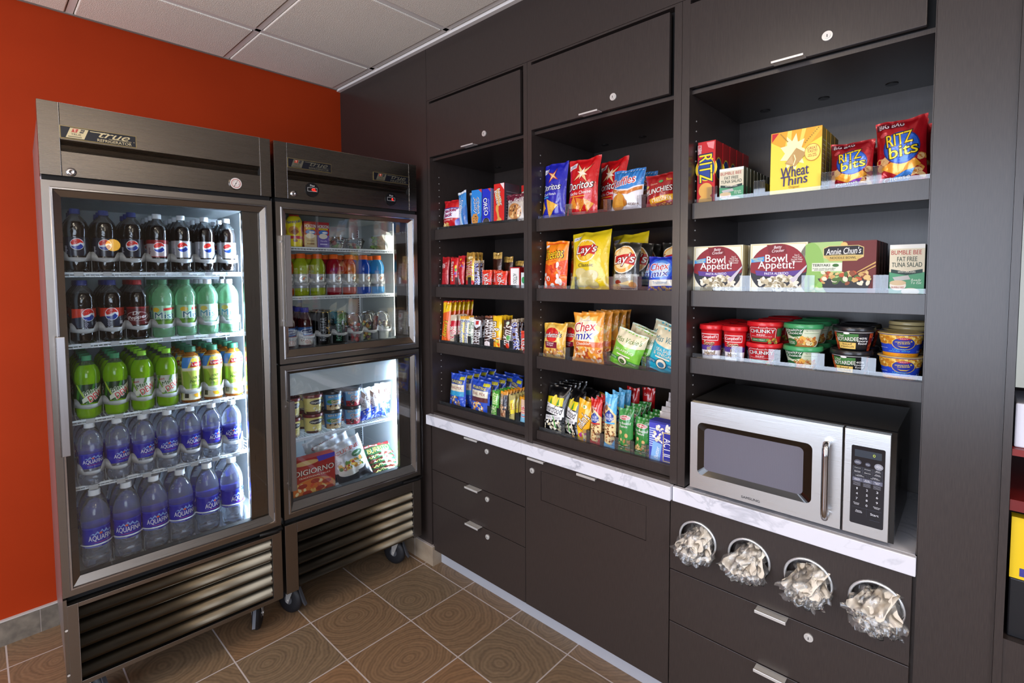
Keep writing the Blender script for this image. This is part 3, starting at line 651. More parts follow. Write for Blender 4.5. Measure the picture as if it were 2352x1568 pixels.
def badge(t, x0, x1, z0, z1, word, dark=False):
    m = MB(); m.box(x0, x1, -.003, .0005, z0, z1, mat('#8a7a50', .35, .6)); m.box(x0+.002, x1-.002, -.0034, -.003, z0+.002, z1-.002, mat('#0a0c16', .4))
    g = '#b9ab83' if not dark else '#5a5648'; w_, h_ = x1-x0, z1-z0
    it = [('p', [(.07, .1), (.30, .1), (.36, .9), (.13, .9)], g), ('p', [(.14, .56), (.21, .56), (.235, .86), (.165, .86)], '#a03020'), ('p', [(.24, .56), (.29, .56), (.315, .86), (.265, .86)], '#1a1c28'),
          ('t', 'T', .187, .71, .035, .2, '#e8dcc0'), ('t', 'MC', .277, .71, .045, .15, g), ('t', 'TRUE', .2, .40, .13, .16, '#3a3626'), ('r', .1, .18, .27, .24, '#3a3626'),
          ('p', [(.38, .78), (.62, .78), (.625, .84), (.375, .84)], g), ('t', 'true', .70, .66, .42, .42, g, 0, .5), ('t', word, .70, .22, .46, .22, g), ('t', '\u00ae', .965, .42, .02, .08, g), ('r', .62, .40, .93, .43, g)]
    art(m, it, flatmap(x0, x1, z0, z1, -.0034), w_, h_); m.build('badge', t, label='black and gold nameplate')
def caster(t, x, y, ang):
    m = MB(); m.box(-.04, .04, -.035, .035, .150, .164, NICKEL)
    m.tube([(0, 0, .15), (0, 0, .135)], .018, NICKEL, 12)
    for s in (-1, 1): m.prism([(-.02, .14), (.024, .14), (.030, .056), (.018, .05), (-.004, .10)], 0, s*.0205-.0015, s*.0205+.0015, NICKEL)
    m.box(-.02, .02, -.02, .024, .134, .14, NICKEL)
    m.prism([(-.03, .11), (-.048, .062), (-.062, .048), (-.066, .052), (-.054, .074), (-.03, .125)], 0, -.006, .006, mat('#4a4b50', .5, .5))
    c = m.build('caster', t); c.location = (x, y, 0); c.rotation_euler = (0, 0, ang)
    m = MB(); n = 26; prof = [(-.0155, .020), (-.016, .046), (-.011, .0595), (0, .0625), (.011, .0595), (.016, .046), (.0155, .020)]
    vs = [(x_, .022+r*math.cos(2*math.pi*k/n), .0632+r*math.sin(2*math.pi*k/n)) for x_, r in prof for k in range(n)]
    m.add(vs, [(j*n+k, j*n+(k+1) % n, (j+1)*n+(k+1) % n, (j+1)*n+k) for j in range(6) for k in range(n)], RUBBER, True); o = len(vs)
    m.add(vs[:n], [tuple(range(n))], mat('#55565a', .4)); m.add(vs[-n:], [tuple(reversed(range(n)))], mat('#55565a', .4)); m.tube([(-.024, .022, .0632), (.024, .022, .0632)], .006, NICKEL, 10)
    m.build('wheel', c, label='black rubber wheel')
def header(t, posts):
    m = MB(); z0, z1 = 1.8161, ZT
    # one profile across the middle with the concave finger groove, plain end posts
    a, b = posts
    prof = [(.06, z0), (0, z0), (0, 1.893), (.004, 1.8945), (.022, 1.900), (.026, 1.906), (.020, 1.916), (.006, 1.9275), (0, 1.930), (0, z1), (.06, z1)]
    m.prism(prof, 0, a+.0012, b-.0012, HEADS); m.box(0, a, 0, .06, z0, z1, HEADS).box(b, FW, 0, .06, z0, z1, HEADS)
    m.box(a, a+.0012, .003, .05, z0, z1, GAP).box(b-.0012, b, .003, .05, z0, z1, GAP)
    m.box(.004, FW-.004, .01, .06, z0-.016, z0, GAP)
    m.box(a-.0012, a-.0002, -.0006, .004, z0, z1, CHROME).box(b+.0002, b+.0012, -.0006, .004, z0, z1, CHROME)
    m.box(a+.002, b-.002, -.0005, .002, ZT-.0015, ZT, CHROME)
    return m.build('header_panel', t, bevel=.0008)
def louvers(t, x0, x1, zt, zb, n, frame=None):
    m = MB(); p = (zt-zb)/n
    if frame: X0, X1, Z0, Z1 = frame; m.box(X0, x0, -.006, .02, Z0, Z1, STEEL).box(x1, X1, -.006, .02, Z0, Z1, STEEL).box(x0, x1, -.006, .02, zt, Z1, STEEL).box(x0, x1, -.006, .02, Z0, zb, STEEL); m.box(x0-.0015, x0, -.0075, -.006, Z0, Z1, CHROME)
    fr_ = m.build('grille_frame', t, bevel=.001) if frame else None
    for k in range(n):
        z = zt-p*k; m = MB()
        # curved slat, leaning outwards towards its lower edge
        P = [(.026, z-.002), (.018, z-.006), (.006, z-.018), (-.001, z-.034), (-.002, z-.0415), (.001, z-.044), (.003, z-.043), (.003, z-.034), (.010, z-.018), (.022, z-.004)]
        m.prism(P, 0, x0+.001, x1-.001, SLAT, True); m.build('louver_slat', t)
    m = MB(); m.box(x0-.01, x1+.01, .03, .034, zb-.01, zt+.01, GAP)
    for z in [zt-p*k-.03 for k in range(n)]: m.box(x1-.006, x1-.001, .0, .01, z-.008, z+.006, CHROME)
    m.build('grille_backing', t)
def cabinet_shell(t, cav):
    m = MB(); sm = STEELV
    m.box(.0015, .03, .052, FD, .165, 2.0, sm).box(FW-.03, FW-.0015, .052, FD, .165, 2.0, sm).box(.03, FW-.03, FD-.03, FD, .165, 2.0, sm).box(.0015, FW-.0015, .052, FD, 1.995, 2.005, sm).box(.03, FW-.03, .06, FD-.03, .165, .2, BLACK)
    m.build('cabinet_body', t)
    for (z0, z1) in cav:
        m = MB(); x0, x1, yb = .042, .644, .60
        m.box(x0-.01, x0, .048, yb, z0-.01, z1+.01, LINER).box(x1, x1+.01, .048, yb, z0-.01, z1+.01, LINER).box(x0, x1, yb, yb+.01, z0-.01, z1+.01, LINER)
        m.box(x0, x1, .048, yb, z0-.01, z0, LINER).box(x0, x1, .048, yb, z1, z1+.01, LINER)
        for x in (x0+.003, x1-.009):
            for y in (.10, .50):
                m.box(x if x < .3 else x+.001, x+.005 if x < .3 else x+.006, y, y+.014, z0+.02, z1-.02, WHITEP)
                z = z0+.03
                while z < z1-.03: m.box(x-.0006 if x > .3 else x+.0052, x+.0008 if x > .3 else x+.0056, y+.004, y+.010, z, z+.006, GAP); z += .013
        m.box((x0+x1)/2-.002, (x0+x1)/2+.002, yb-.003, yb, z0+.02, z1-.02, mat('#8e9698', .4))
        m.build('liner', t, label='pale grey inner lining')
def wire_shelf(t, z, y0=.074, y1=.56, x0=.048, x1=.626):
    m = MB(); m.tube([(x0, y0, z), (x1, y0, z)], .0042, WHITEP, 8); m.tube([(x0, y0+.004, z-.010), (x1, y0+.004, z-.010)], .003, WHITEP, 6)
    for y in (y0+.13, y0+.28, y1-.02): m.tube([(x0, y, z-.005), (x1, y, z-.005)], .003, WHITEP, 6)
    n = 44
    for i in range(n+1):
        x = x0+(x1-x0)*i/n; m.tube([(x, y0, z-.012), (x, y0, z+.001), (x, y1, z+.001)], .0014, WHITEP, 5)
    return m.build('wire_shelf', t, label='white coated wire shelf')
# --- left cooler
TA = thing('glass_door_cooler', 'left stainless steel cooler with one tall glass door, full of bottled drinks', 'refrigerator', fr('A', 0, 0), FRG['A'][2], 'glass door coolers')
cabinet_shell(TA, [(.503, 1.775)])
hp = header(TA, (.051, .646)); badge(hp, .051, .247, 1.9335, 1.973, 'REFRIGERATOR')
d = door(TA, .0, FW, .467, 1.7993, .046, .642, .521, 1.7515); bar_handle(d, .013, .037, .934, 1.312)
def lock_round(t, x, z):
    m = MB(); n = 20; vs = []
    for r, y in ((.013, .0005), (.013, -.004), (.0075, -.0065), (.005, -.0065), (.004, -.0045), (.0005, -.0045)): vs += [(x+r*math.cos(2*math.pi*k/n), y, z+r*math.sin(2*math.pi*k/n)) for k in range(n)]
    m.add(vs, [(j*n+k, j*n+(k+1) % n, (j+1)*n+(k+1) % n, (j+1)*n+k) for j in range(5) for k in range(n)], CHROME, True); m.build('lock', t, label='round chrome lock')
lock_round(hp, .074, 1.830)
# dial thermometer
m = MB(); n = 28; X, Z = .554, 1.852
def disc(m, X, Z, r0, r1, y0, y1, mm):
    vs = [(X+r*math.cos(2*math.pi*k/n), y, Z+r*math.sin(2*math.pi*k/n)) for r, y in ((r0, y0), (r1, y1)) for k in range(n)]
    m.add(vs, [(k, (k+1) % n, n+(k+1) % n, n+k) for k in range(n)], mm, True); m.add(vs[n:], [tuple(range(n))], mm)
disc(m, X, Z, .0245, .0225, .0005, -.006, CHROME); disc(m, X, Z, .0205, .0205, -.006, -.0062, mat('#d8d0cc', .3))
it = [('e', .5, .5, .40, .40, '#a04038'), ('e', .5, .5, .35, .35, '#d8d0cc'), ('e', .5, .5, .26, .26, '#8a8480'), ('e', .5, .5, .245, .245, '#d8d0cc'), ('p', [(.30, .18), (.34, .16), (.68, .80), (.66, .81)], '#1a1a1a'), ('e', .5, .5, .05, .05, '#1a1a1a'), ('t', '20', .32, .7, .1, .06, '#333333'), ('t', '60', .76, .42, .1, .06, '#333333'), ('t', '\u00b0F', .5, .28, .08, .05, '#333333')]
art(m, it, flatmap(X-.0205, X+.0205, Z-.0205, Z+.0205, -.0062), .041, .041); m.build('thermometer', hp, label='round white dial thermometer')
louvers(TA, .037, .646, .427, .175, 5, (.009, .682, .159, .441))
m = MB(); m.box(.0, .009, .0, .05, .159, .46, STEEL).box(.676, FW, .0, .05, .159, .46, STEEL).box(.01, FW-.01, .02, .05, .445, .465, GAP)
for z in (.36, .21):
    vs = [(.005+.004*math.cos(k*.6283), -.002, z+.004*math.sin(k*.6283)) for k in range(10)]; m.add(vs, [tuple(range(10))], NICKEL)
m.build('base_frame', TA)
m = MB(); m.tube([(.60, .0, .455), (.66, -.012, .455), (.682, -.008, .457), (.686, .02, .458)], .008, BLACK, 10); m.build('hinge', TA, label='black lower hinge')
m = MB(); m.box(.583, .600, .046, .058, .53, 1.745, LED); m.build('light_tube', TA, label='glowing bluish white light tube')
for i, (x, y, a) in enumerate([(.08, .10, .5), (.61, .10, -.5), (.07, .58, .2), (.61, .58, .1)]): caster(TA, x, y, a)
SHA = [1.511, 1.272, 1.016, .793]
for z in SHA: wire_shelf(TA, z)
# --- right cooler
TB = thing('glass_door_cooler', 'right stainless steel cooler with two stacked glass doors and red digital displays', 'refrigerator', fr('B', 0, 0), FRG['B'][2], 'glass door coolers')
cabinet_shell(TB, [(1.180, 1.775), (.507, 1.085)])
hp = header(TB, (.052, .642)); badge(hp, .053, .241, 1.9435, 1.982, 'REFRIGERATOR', True); badge(hp, .446, .639, 1.9405, 1.979, 'FREEZER', True)
lock_round(hp, .074, 1.838)
for X, Z, s in ((.153, 1.8625, '42.'), (.537, 1.861, '0.')):
    m = MB(); disc(m, X, Z, .0305, .0295, .0005, -.005, BLACK); mp = flatmap(X-.03, X+.03, Z-.03, Z+.03, -.005)
    art(m, [('t', 'True', .5, .78, .34, .12, '#d8d8d8', 0, .4), ('r', .15, .37, .85, .64, '#c8c8c8'), ('r', .17, .39, .83, .62, '#08080a')], mp, .06, .06)
    vs = []
    for T in text_tris(s, .02): 
        m.add([(X+(.006 if s == '42.' else .008)+p[0]*(.021 if s == '42.' else .011), -.0062, Z+p[1]*.0105) for p in T], [(0, 1, 2)], mat('#ff1c14', .5, emit=4.))
    m.build('digital_display', hp, label='round black display showing red digits '+s.strip('.'))
d = door(TB, .0, FW, 1.1355, 1.7993, .042, .640, 1.191, 1.757); bar_handle(d, .018, .045, 1.291, 1.664)
d2 = door(TB, .0, FW, .4804, 1.1285, .042, .640, .542, 1.091); bar_handle(d2, .018, .043, .606, .981)
MB().box(.052, .638, .0, .05, .411, .455, STEEL).box(.01, FW-.01, .02, .05, .455, .478, GAP).build('blank_panel', TB, bevel=.0008); MB().box(.0, .0515, .0, .05, .160, .455, STEEL).build('corner_post', TB, bevel=.0008)
MB().box(.639, FW, .0, .05, .163, .455, STEEL).box(.6382, .639, -.001, .04, .165, .455, CHROME).build('corner_post', TB, bevel=.0008); MB().box(.01, FW-.01, .012, .05, 1.1285, 1.1355, GAP).build('door_gap_strip', TB)
louvers(TB, .053, .638, .411, .166, 5)
m = MB(); m.tube([(.58, .0, .468), (.66, -.012, .468), (.684, -.006, .470), (.688, .02, .471)], .008, BLACK, 10); m.build('hinge', TB, label='black lower hinge')
m = MB(); m.box(.583, .598, .046, .056, 1.2, 1.752, LEDB).box(.583, .600, .046, .058, .55, 1.06, LED); m.build('light_tube', TB, label='glowing white light tube')
m = MB(); m.prism([(.06, .985), (.58, .945), (.58, 1.08), (.06, 1.08)], 0, .046, .640, mat('#c8d2d8', .35)); m.build('evaporator_cover', TB, label='pale freezer ceiling cover')
for i, (x, y, a) in enumerate([(.07, .10, .45), (.61, .10, .4), (.07, .58, .2), (.61, .58, .1)]): caster(TB, x, y, a)
for z in (1.621, 1.407): wire_shelf(TB, z)
wire_shelf(TB, .785)
# ---------------------------------------------------------------- packages.  local: x to the right, -y towards the shopper, z up, origin under the middle
def bag(name, w, h, d, col, items, seed=0, rough=.28, metal=0., seam=.05, narrow=.07, coat=.6, back=None, n=(26, 32), ears=.012, wr=1.35):
    r = random.Random(seed); ph = [r.uniform(0, 6.3) for _ in range(8)]; eL, eR = r.uniform(-.6, 1.6), r.uniform(-.6, 1.6)
    def e_(v):
        q = (v-seam)/(1-2*seam); return max(0., math.sin(math.pi*min(1, max(0, q))))**.5
    def S(u, v, off, s):
        e = e_(v); W = w*(1-narrow*e); U = 2*u-1; t = d/2*e*max(0., 1-abs(U)**2.4)**.8
        a = w*.010*wr; wv = a*(math.sin(16*u+ph[0]+6*v)*(1-.55*e)+.6*math.sin(29*u+ph[1]-11*v)*(1-.6*e)+.7*math.sin(9*v+ph[2]+3*u))
        wv += w*.012*wr*math.exp(-((v-1+seam*1.6)/.09)**2)*math.sin(21*u+ph[3])+w*.010*wr*math.exp(-((v-seam*1.4)/.08)**2)*math.sin(19*u+ph[4])
        return ((u-.5)*W, -s*(t+off)+wv, h*v+ears*1.6*h*(eL if U < 0 else eR)*U*U*v*v+h*.006*wr*math.sin(9*u+ph[5])*v*v)
    m = MB(); B = mat(col, rough, metal, coat); K = mat(back or col, rough, metal, coat)
    m.grid(n[0], n[1], lambda u, v: S(u, v, 0, 1), B); m.grid(n[0], n[1], lambda u, v: S(u, v, .0003, -1), K, True, True)
    art(m, items, lambda u, v, off: S(u, v, off, 1), w, h, False, .0006, .00011, .055, rough, coat, metal*.6)
    return m.mesh(name)
def box(name, w, h, d, col, items, side=None, sitems=(), top=None, rough=.42):
    m = MB(); m.box(-w/2, w/2, -d/2, d/2, 0, h, mat(col, .55))
    if side:
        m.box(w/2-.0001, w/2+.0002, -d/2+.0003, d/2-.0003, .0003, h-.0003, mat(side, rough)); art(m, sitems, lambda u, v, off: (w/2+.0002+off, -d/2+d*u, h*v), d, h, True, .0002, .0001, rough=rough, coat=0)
    if top: m.box(-w/2+.0003, w/2-.0003, -d/2+.0003, d/2-.0003, h-.0001, h+.0002, mat(top, rough))
    art(m, items, lambda u, v, off: (w*(u-.5), -d/2-off, h*v), w, h, True, .0002, .0001, rough=.55, coat=0)
    return m.mesh(name)
LINES = [('r', .12, .10+.07*i, .88, .105+.07*i, '#d8d8e4') for i in range(11)]
def tubmesh(r0, r1, h, col, items, span=150, seg=32, lip=.002, bulge=.0):
    m = MB(); f = lambda v: r0+(r1-r0)*v+bulge*math.sin(math.pi*v)
    m.lathe([(f(0)*.94, 0), (f(0), .003)]+[(f(k/6), max(.003, h*k/6)) for k in range(1, 7)]+[(r1+lip, h), (r1+lip, h+.0015)], mat(col, .4, 0, .3), seg)
    def mp(u, v, off): a = R(span)*(u-.5); rr = f(v)+off; return (rr*math.sin(a), -rr*math.cos(a), h*v)
    art(m, items, mp, R(span)*(r0+r1)/2, h, False, .0005, .00009, .06, .4, .3)
    return m
def lidmesh(r, h, col, z=0., rim=.75, rough=.35):
    return MB().lathe([(r, z), (r+.001, z+h*.2), (r, z+h*.85), (r*.97, z+h), (r*rim, z+h), (r*rim-.002, z+h*.75), (.001, z+h*.75)], mat(col, rough, 0, .3), 32)
# ------- shelf placement.  s = (cabinet shelf surface), item turned to face the room
SHZ = [[z-.006 for z in L_] for L_ in LIPS]
def on_shelf(c, k, y0, y1, x=.048, dz=0.): return (x, (y0+y1)/2, SHZ[c][k]+dz+.0008)
def place(me, name, label, cat, loc, group=None, rz=0., lean=0., roll=0., parts=()):
    """me: mesh data. lean tips the top back from the shopper, roll tips it sideways (to the right positive)"""
    o = bpy.data.objects.new(name, me); C.objects.link(o); o.location = loc
    o.rotation_euler = (Matrix.Rotation(R(-90)+rz, 3, 'Z') @ Matrix.Rotation(-lean, 3, 'X') @ Matrix.Rotation(roll, 3, 'Y')).to_euler()
    tag(o, label, cat, group)
    for nm, pm, lab in parts:
        p = bpy.data.objects.new(nm, pm); C.objects.link(p); p.parent = o
        if lab: p['label'] = lab
    return o
def row(o, n, dx, labelfmt, group, jit=0., seed=0, dyaw=0., names=None):
    """copies standing behind o, deeper into the shelf"""
    r = random.Random(seed); o['group'] = group
    ords = ['second', 'third', 'fourth', 'fifth', 'sixth', 'seventh', 'eighth', 'ninth']
    for i in range(n):
        l = (o.location.x+dx*(i+1), o.location.y+r.uniform(-jit, jit), o.location.z)
        c = dup(o, l, (o.rotation_euler.x, o.rotation_euler.y, o.rotation_euler.z+r.uniform(-dyaw, dyaw)), labelfmt % ords[i], group)
def shelf_item(kind, c, k, y0, y1, ztop, d, col, items, name, label, cat, lean=.06, roll=0., x=.049, rz=0., **kw):
    w_ = abs(y1-y0); h_ = ztop-SHZ[c][k]
    if kind == 'bag': me = bag(name, w_, h_, d, col, items, seed=int(abs(y0)*1000), **kw); xx = x+d*.30
    else: me = box(name, w_, h_, d, col, items, **kw); xx = x+d/2
    lean = lean if kind == 'bag' else min(lean, .02)
    return place(me, name, label, cat, on_shelf(c, k, y0, y1, xx), None, rz, lean, roll)
CHIP = ['#e0a030', '#d89028', '#c87f22']; NUT = ['#b5703a', '#8e4f28', '#c98a50', '#d9a468']; CREAM = ['#efe6cf', '#dccdaa', '#c9b78f', '#f6f0e0']
def star(cu, cv, r, n=5, a0=90, asp=1., k=.4): return [(cu+(r if i % 2 == 0 else r*k)*math.cos(R(a0+180*i/n)), cv+(r if i % 2 == 0 else r*k)*math.sin(R(a0+180*i/n))/asp) for i in range(2*n)]
G1 = 'crisp packets on the middle cabinet shelves'
# === middle cabinet, top shelf
shelf_item('bag', 1, 0, -1.516, -1.634, 1.952, .05, '#2024a8', [
    ('p', [(.02, .82), (.25, .84), (.27, .90), (.04, .91)], '#f0ece4'), ('t', 'GRAB', .15, .865, .19, .045, '#3a44c0'), ('p', star(.48, .76, .30, 4, 60, 1.9, .28), '#b8481c'), ('p', star(.48, .76, .22, 4, 60, 1.9, .2), '#f0c890'),
    ('t', 'Doritos', .42, .56, .84, .11, '#f4f6fa', 2, .25, '#101048'), ('t', 'Cool Ranch', .38, .44, .6, .045, '#e8ecf6', 0, .2), ('r', .0, .375, .35, .40, '#4aa0d8'),
    ('p', [(.25, .36), (.75, .24), (.34, .04)], '#e8b040'), ('p', [(.0, .38), (.22, .2), (.0, .1)], '#e0a838'), ('s', .32, .12, .6, .30, 26, .016, ['#c98a28', '#f4cc70'], 4)],
    'crisp_bag', 'dark blue tortilla chip bag at the left end of the top shelf', 'crisp packet', lean=.10)
dr = shelf_item('bag', 1, 0, -1.640, -1.782, 1.948, .06, '#c8141a', [
    ('p', [(.03, .80), (.30, .84), (.31, .93), (.04, .89)], '#f4ece4'), ('t', 'GRAB', .17, .865, .22, .05, '#26309a', 8), ('p', star(.55, .73, .42, 4, 35, 1.6, .2), '#8a1410'), ('p', star(.55, .73, .34, 4, 35, 1.6, .2), '#f2c48c'), ('p', star(.55, .73, .18, 4, 70, 1.6, .3), '#fff0d8'),
    ('t', 'Doritos', .47, .52, .88, .13, '#fbf6ee', 3, .25, '#3a0608'), ('t', 'Nacho Cheese', .48, .395, .74, .055, '#f4e6e0', 3, .25), ('r', .08, .33, .7, .345, '#e8a030'),
    ('p', [(.10, .16), (.30, .34), (.46, .12)], '#e08a28'), ('p', [(.36, .32), (.74, .26), (.48, .07)], '#d87c20'), ('p', [(.64, .30), (.92, .2), (.72, .06)], '#e09a34'), ('s', .14, .1, .85, .28, 40, .014, ['#b85a18', '#f0b860'], 8), ('r', .05, .02, .9, .045, '#8a1014')],
    'crisp_bag', 'bright red tortilla chip bag, tallest packet on the top shelf', 'crisp packet', lean=.10)
dup(dr, (.17, -1.775, dr.location.z), (dr.rotation_euler.x, dr.rotation_euler.y, dr.rotation_euler.z-.25), 'darker red tortilla chip bag half hidden behind the bright red one')
rf = shelf_item('bag', 1, 0, -1.838, -1.968, 1.878, .06, '#e9e6ea', [
    ('p', [(.0, .60), (.25, .52), (.6, .50), (1, .62), (1, 1), (0, 1)], '#3a86cc')]+[('p', [(a, .70), (a+.035, .70), (a+.07, 1), (a+.035, 1)], '#2c6cb4') for a in [.02+.09*i for i in range(11)]]+[
    ('p', [(.02, .56), (.3, .48), (.62, .46), (.98, .58), (.98, .50), (.62, .38), (.3, .40), (.02, .48)], '#c8701c'), ('t', 'Ruffles', .42, .70, .76, .20, '#c41a1e', 8, .15, '#f6f2f0'), ('t', 'Cheddar & Sour Cream', .42, .475, .6, .04, '#ffe8c8', 4),
    ('e', .30, .22, .26, .17, '#cc8a30', 25), ('e', .42, .24, .2, .10, '#b87020', -30), ('p', [(.32, .44), (.50, .36), (.48, .12), (.2, .18)], '#d89a3c'), ('t', 'CHEDDAR', .74, .16, .4, .05, '#8a6a5a')],
    'crisp_bag', 'blue and white ridged crisp bag in the middle of the top shelf', 'crisp packet', lean=.14, roll=.02)
row(rf, 1, .09, 'blue ridged crisp bag %s in its row, only its blue corner showing', None, 0, 2); 
bpy.data.objects[-1] if False else None
mu_ = shelf_item('bag', 1, 0, -1.982, -2.098, 1.842, .05, '#a01a1c', [
    ('t', 'MUNCHIES', .47, .50, .90, .15, '#f6efe6', 5, .2, '#4a0a0a'), ('p', [(.16, .28), (.97, .36), (.99, .20), (.2, .13)], '#e0a420'), ('t', 'CHEESE FIX', .58, .245, .62, .10, '#fff2d8', 4, .1), ('t', 'Doritos', .35, .70, .24, .05, '#f0c0a0'), ('t', 'Sun', .82, .78, .16, .07, '#f0c030'), ('e', .10, .64, .07, .04, '#d8c040'), ('e', .58, .74, .07, .04, '#4a9a50'),
    ('p', [(.2, .12), (.35, .20), (.42, .03)], '#e07a20'), ('p', [(.55, .13), (.68, .15), (.66, .02)], '#e89030'), ('s', .15, .02, .95, .13, 22, .03, ['#d87818', '#f0b050', '#b85a18'], 3)],
    'crisp_bag', 'small dark red snack mix bag at the right end of the top shelf', 'crisp packet', lean=.12, roll=-.06)
dup(mu_, (.15, -2.07, mu_.location.z), None, 'dark snack mix bag behind the small red one at the right end')
# === second shelf
ch = shelf_item('bag', 1, 1, -1.520, -1.640, 1.634, .055, '#e8501c', [
    ('p', [(0, .55), (.4, .48), (1, .62), (1, 1), (0, 1)], '#f58a1c'), ('p', [(.02, .85), (.2, .88), (.2, .93), (.02, .9)], '#ece8f0'), ('t', 'Cheetos', .45, .73, .82, .21, '#ffd21e', 6, .2, '#1c1008'), ('t', 'Crunchy', .45, .57, .42, .055, '#e8501c', 8),
    ('s', .05, .04, .95, .5, 34, .10, ['#f0641c', '#e84a18', '#f58a2c', '#c83010', '#f2eee8'], 7), ('e', .30, .22, .09, .05, '#f4f0ea'), ('e', .75, .17, .12, .06, '#f4ece4')],
    'crisp_bag', 'orange cheese puff bag at the left end of the second shelf', 'crisp packet', lean=.10)
dup(ch, (.14, -1.655, ch.location.z), None, 'orange cheese puff bag tucked behind the yellow potato chip bag')
ly = shelf_item('bag', 1, 1, -1.656, -1.832, 1.664, .07, '#e8c81e', [
    ('p', [(.05, .84), (.27, .87), (.28, .93), (.06, .91)], '#f4f0e4'), ('t', 'GRAB', .17, .885, .2, .04, '#2a3aa0', 6), ('p', [(.0, .0), (.22, .0), (.16, .45), (.05, .9), (0, .9)], '#f0dc50'), ('e', .46, .66, .29, .20, '#f8f0c8'), ('e', .46, .66, .26, .18, '#f0bc28'), ('s', .27, .52, .65, .62, 18, .05, ['#f4d060', '#e8ac20'], 5),
    ('p', [(.20, .62), (.28, .74), (.70, .76), (.76, .70), (.72, .58), (.60, .61), (.32, .55)], '#c41c1e'), ('t', "Lay's", .48, .665, .56, .17, '#fbf7f0', 4, .2, '#7a0c10'), ('t', 'Classic', .48, .415, .42, .06, '#5a5034'),
    ('e', .38, .27, .20, .09, '#d8c888', -20), ('e', .56, .22, .24, .10, '#cfbf80', 15), ('e', .40, .13, .20, .08, '#d8cc94', 10), ('e', .62, .10, .16, .07, '#c8b878', -12)],
    'crisp_bag', 'big yellow potato chip bag in the middle cabinet', 'crisp packet', lean=.13, roll=-.03)
dup(ly, (.17, -1.85, ly.location.z-.01), (ly.rotation_euler.x, ly.rotation_euler.y-.0, ly.rotation_euler.z-.2), 'yellow potato chip bag behind, only its top corner showing')
bq = shelf_item('bag', 1, 1, -1.846, -1.958, 1.612, .06, '#2c2a26', [
    ('r', .0, .0, 1, .34, '#a8a49a'), ('e', .46, .64, .47, .29, '#f6efdc'), ('e', .46, .64, .44, .27, '#e8a850'), ('e', .46, .66, .36, .22, '#f4d9a0'), ('p', [(.04, .52), (.02, .66), (.22, .72), (.86, .76), (.92, .66), (.88, .52), (.5, .56)], '#c4181c'), ('t', "Lay's", .48, .625, .82, .25, '#fbf7f0', 3, .2, '#7a0c10'),
    ('t', 'Barbecue', .48, .30, .6, .07, '#f4f0ea'), ('e', .30, .17, .12, .05, '#8a2a18'), ('p', [(.30, .14), (.85, .22), (.80, .10)], '#e0c890'), ('e', .2, .08, .2, .06, '#c8a878'), ('e', .82, .12, .12, .06, '#c88a48')],
    'crisp_bag', 'black and silver barbecue crisp bag with round red logo', 'crisp packet', lean=.10)
row(bq, 2, .07, 'black barbecue crisp bag %s in its row', 'black crisp packets', .02, 3)
dup(bq, (.18, -2.04, bq.location.z), None, 'black crisp bag standing far back at the right of the second shelf')
cm = shelf_item('bag', 1, 1, -1.990, -2.098, 1.556, .05, '#1c2fae', [
    ('e', .5, .62, .46, .34, '#2c58d8'), ('e', .5, .62, .38, .27, '#5f97ea'), ('e', .5, .62, .30, .20, '#b8d4f8'), ('t', 'Chex', .46, .70, .68, .20, '#c4141c', 5, .2, '#f6f6fa'), ('t', 'mix', .50, .50, .62, .17, '#1c2490', 5, .2, '#f6f6fa'),
    ('p', [(.08, .32), (.94, .33), (.90, .16), (.05, .14)], '#ece6d8'), ('t', 'Traditional', .5, .245, .5, .07, '#5a86b8', 2), ('s', .05, .02, .95, .12, 24, .045, ['#d89a4c', '#e8b870', '#b87a30'], 3)],
    'crisp_bag', 'small blue snack mix bag at the right end of the second shelf', 'crisp packet', lean=.12)
dup(cm, (.14, -1.975, cm.location.z), None, 'dark blue snack mix bag behind the small blue one')
# === third shelf
ga = shelf_item('bag', 1, 2, -1.516, -1.634, 1.296, .05, '#e8b648', [
    ('p', star(.5, .6, .5, 4, 20, 1.2, .7), '#f0cc70'), ('e', .47, .70, .30, .16, '#c8181c'), ('e', .48, .56, .24, .10, '#d82a20'), ('t', "Gardetto's", .44, .66, .84, .15, '#f8f4ee', 3, .1, '#26201c'), ('p', [(.14, .46), (.74, .46), (.72, .28), (.22, .28)], '#7c1230'), ('t', 'Original\nRecipe', .42, .385, .36, .12, '#f4ece4', 0, .2),
    ('s', .05, .05, .95, .25, 40, .055, ['#e8c48c', '#c88a50', '#f0dab0', '#a86438'], 6)],
    'crisp_bag', 'small golden snack mix bag with maroon banner at the left of the third shelf', 'crisp packet', lean=.10)
dup(ga, (.12, -1.625, ga.location.z), (ga.rotation_euler.x, ga.rotation_euler.y, ga.rotation_euler.z-.2), 'golden snack mix bag leaning behind the small golden one')
cx = shelf_item('bag', 1, 2, -1.668, -1.812, 1.346, .055, '#ee9a30', [
    ('p', star(.47, .62, .55, 9, 90, 1.3, .72), '#f8c868'), ('p', star(.47, .62, .44, 9, 80, 1.3, .75), '#fdeecb'), ('t', 'The Original', .52, .84, .26, .025, '#5a5ab0', 4), ('t', 'Chex', .46, .72, .72, .19, '#c8141c', 6, .2, '#fbf6ee'), ('t', 'mix', .45, .545, .62, .16, '#22309c', 5, .2, '#fbf6ee'),
    ('p', [(.0, .44), (1, .42), (1, .32), (.0, .32)], '#dc6a2c'), ('t', 'Cheddar', .45, .385, .52, .06, '#fbf0e0', 3, .1), ('s', .04, .04, .96, .30, 48, .06, ['#e08a4c', '#c8562c', '#f0c090', '#f6dcb8', '#b84a28'], 9)],
    'crisp_bag', 'large orange snack mix bag in the middle of the third shelf', 'crisp packet', lean=.05)
row(cx, 4, .052, 'large orange snack mix bag %s in its row', 'large orange snack mix bags', .006, 4)
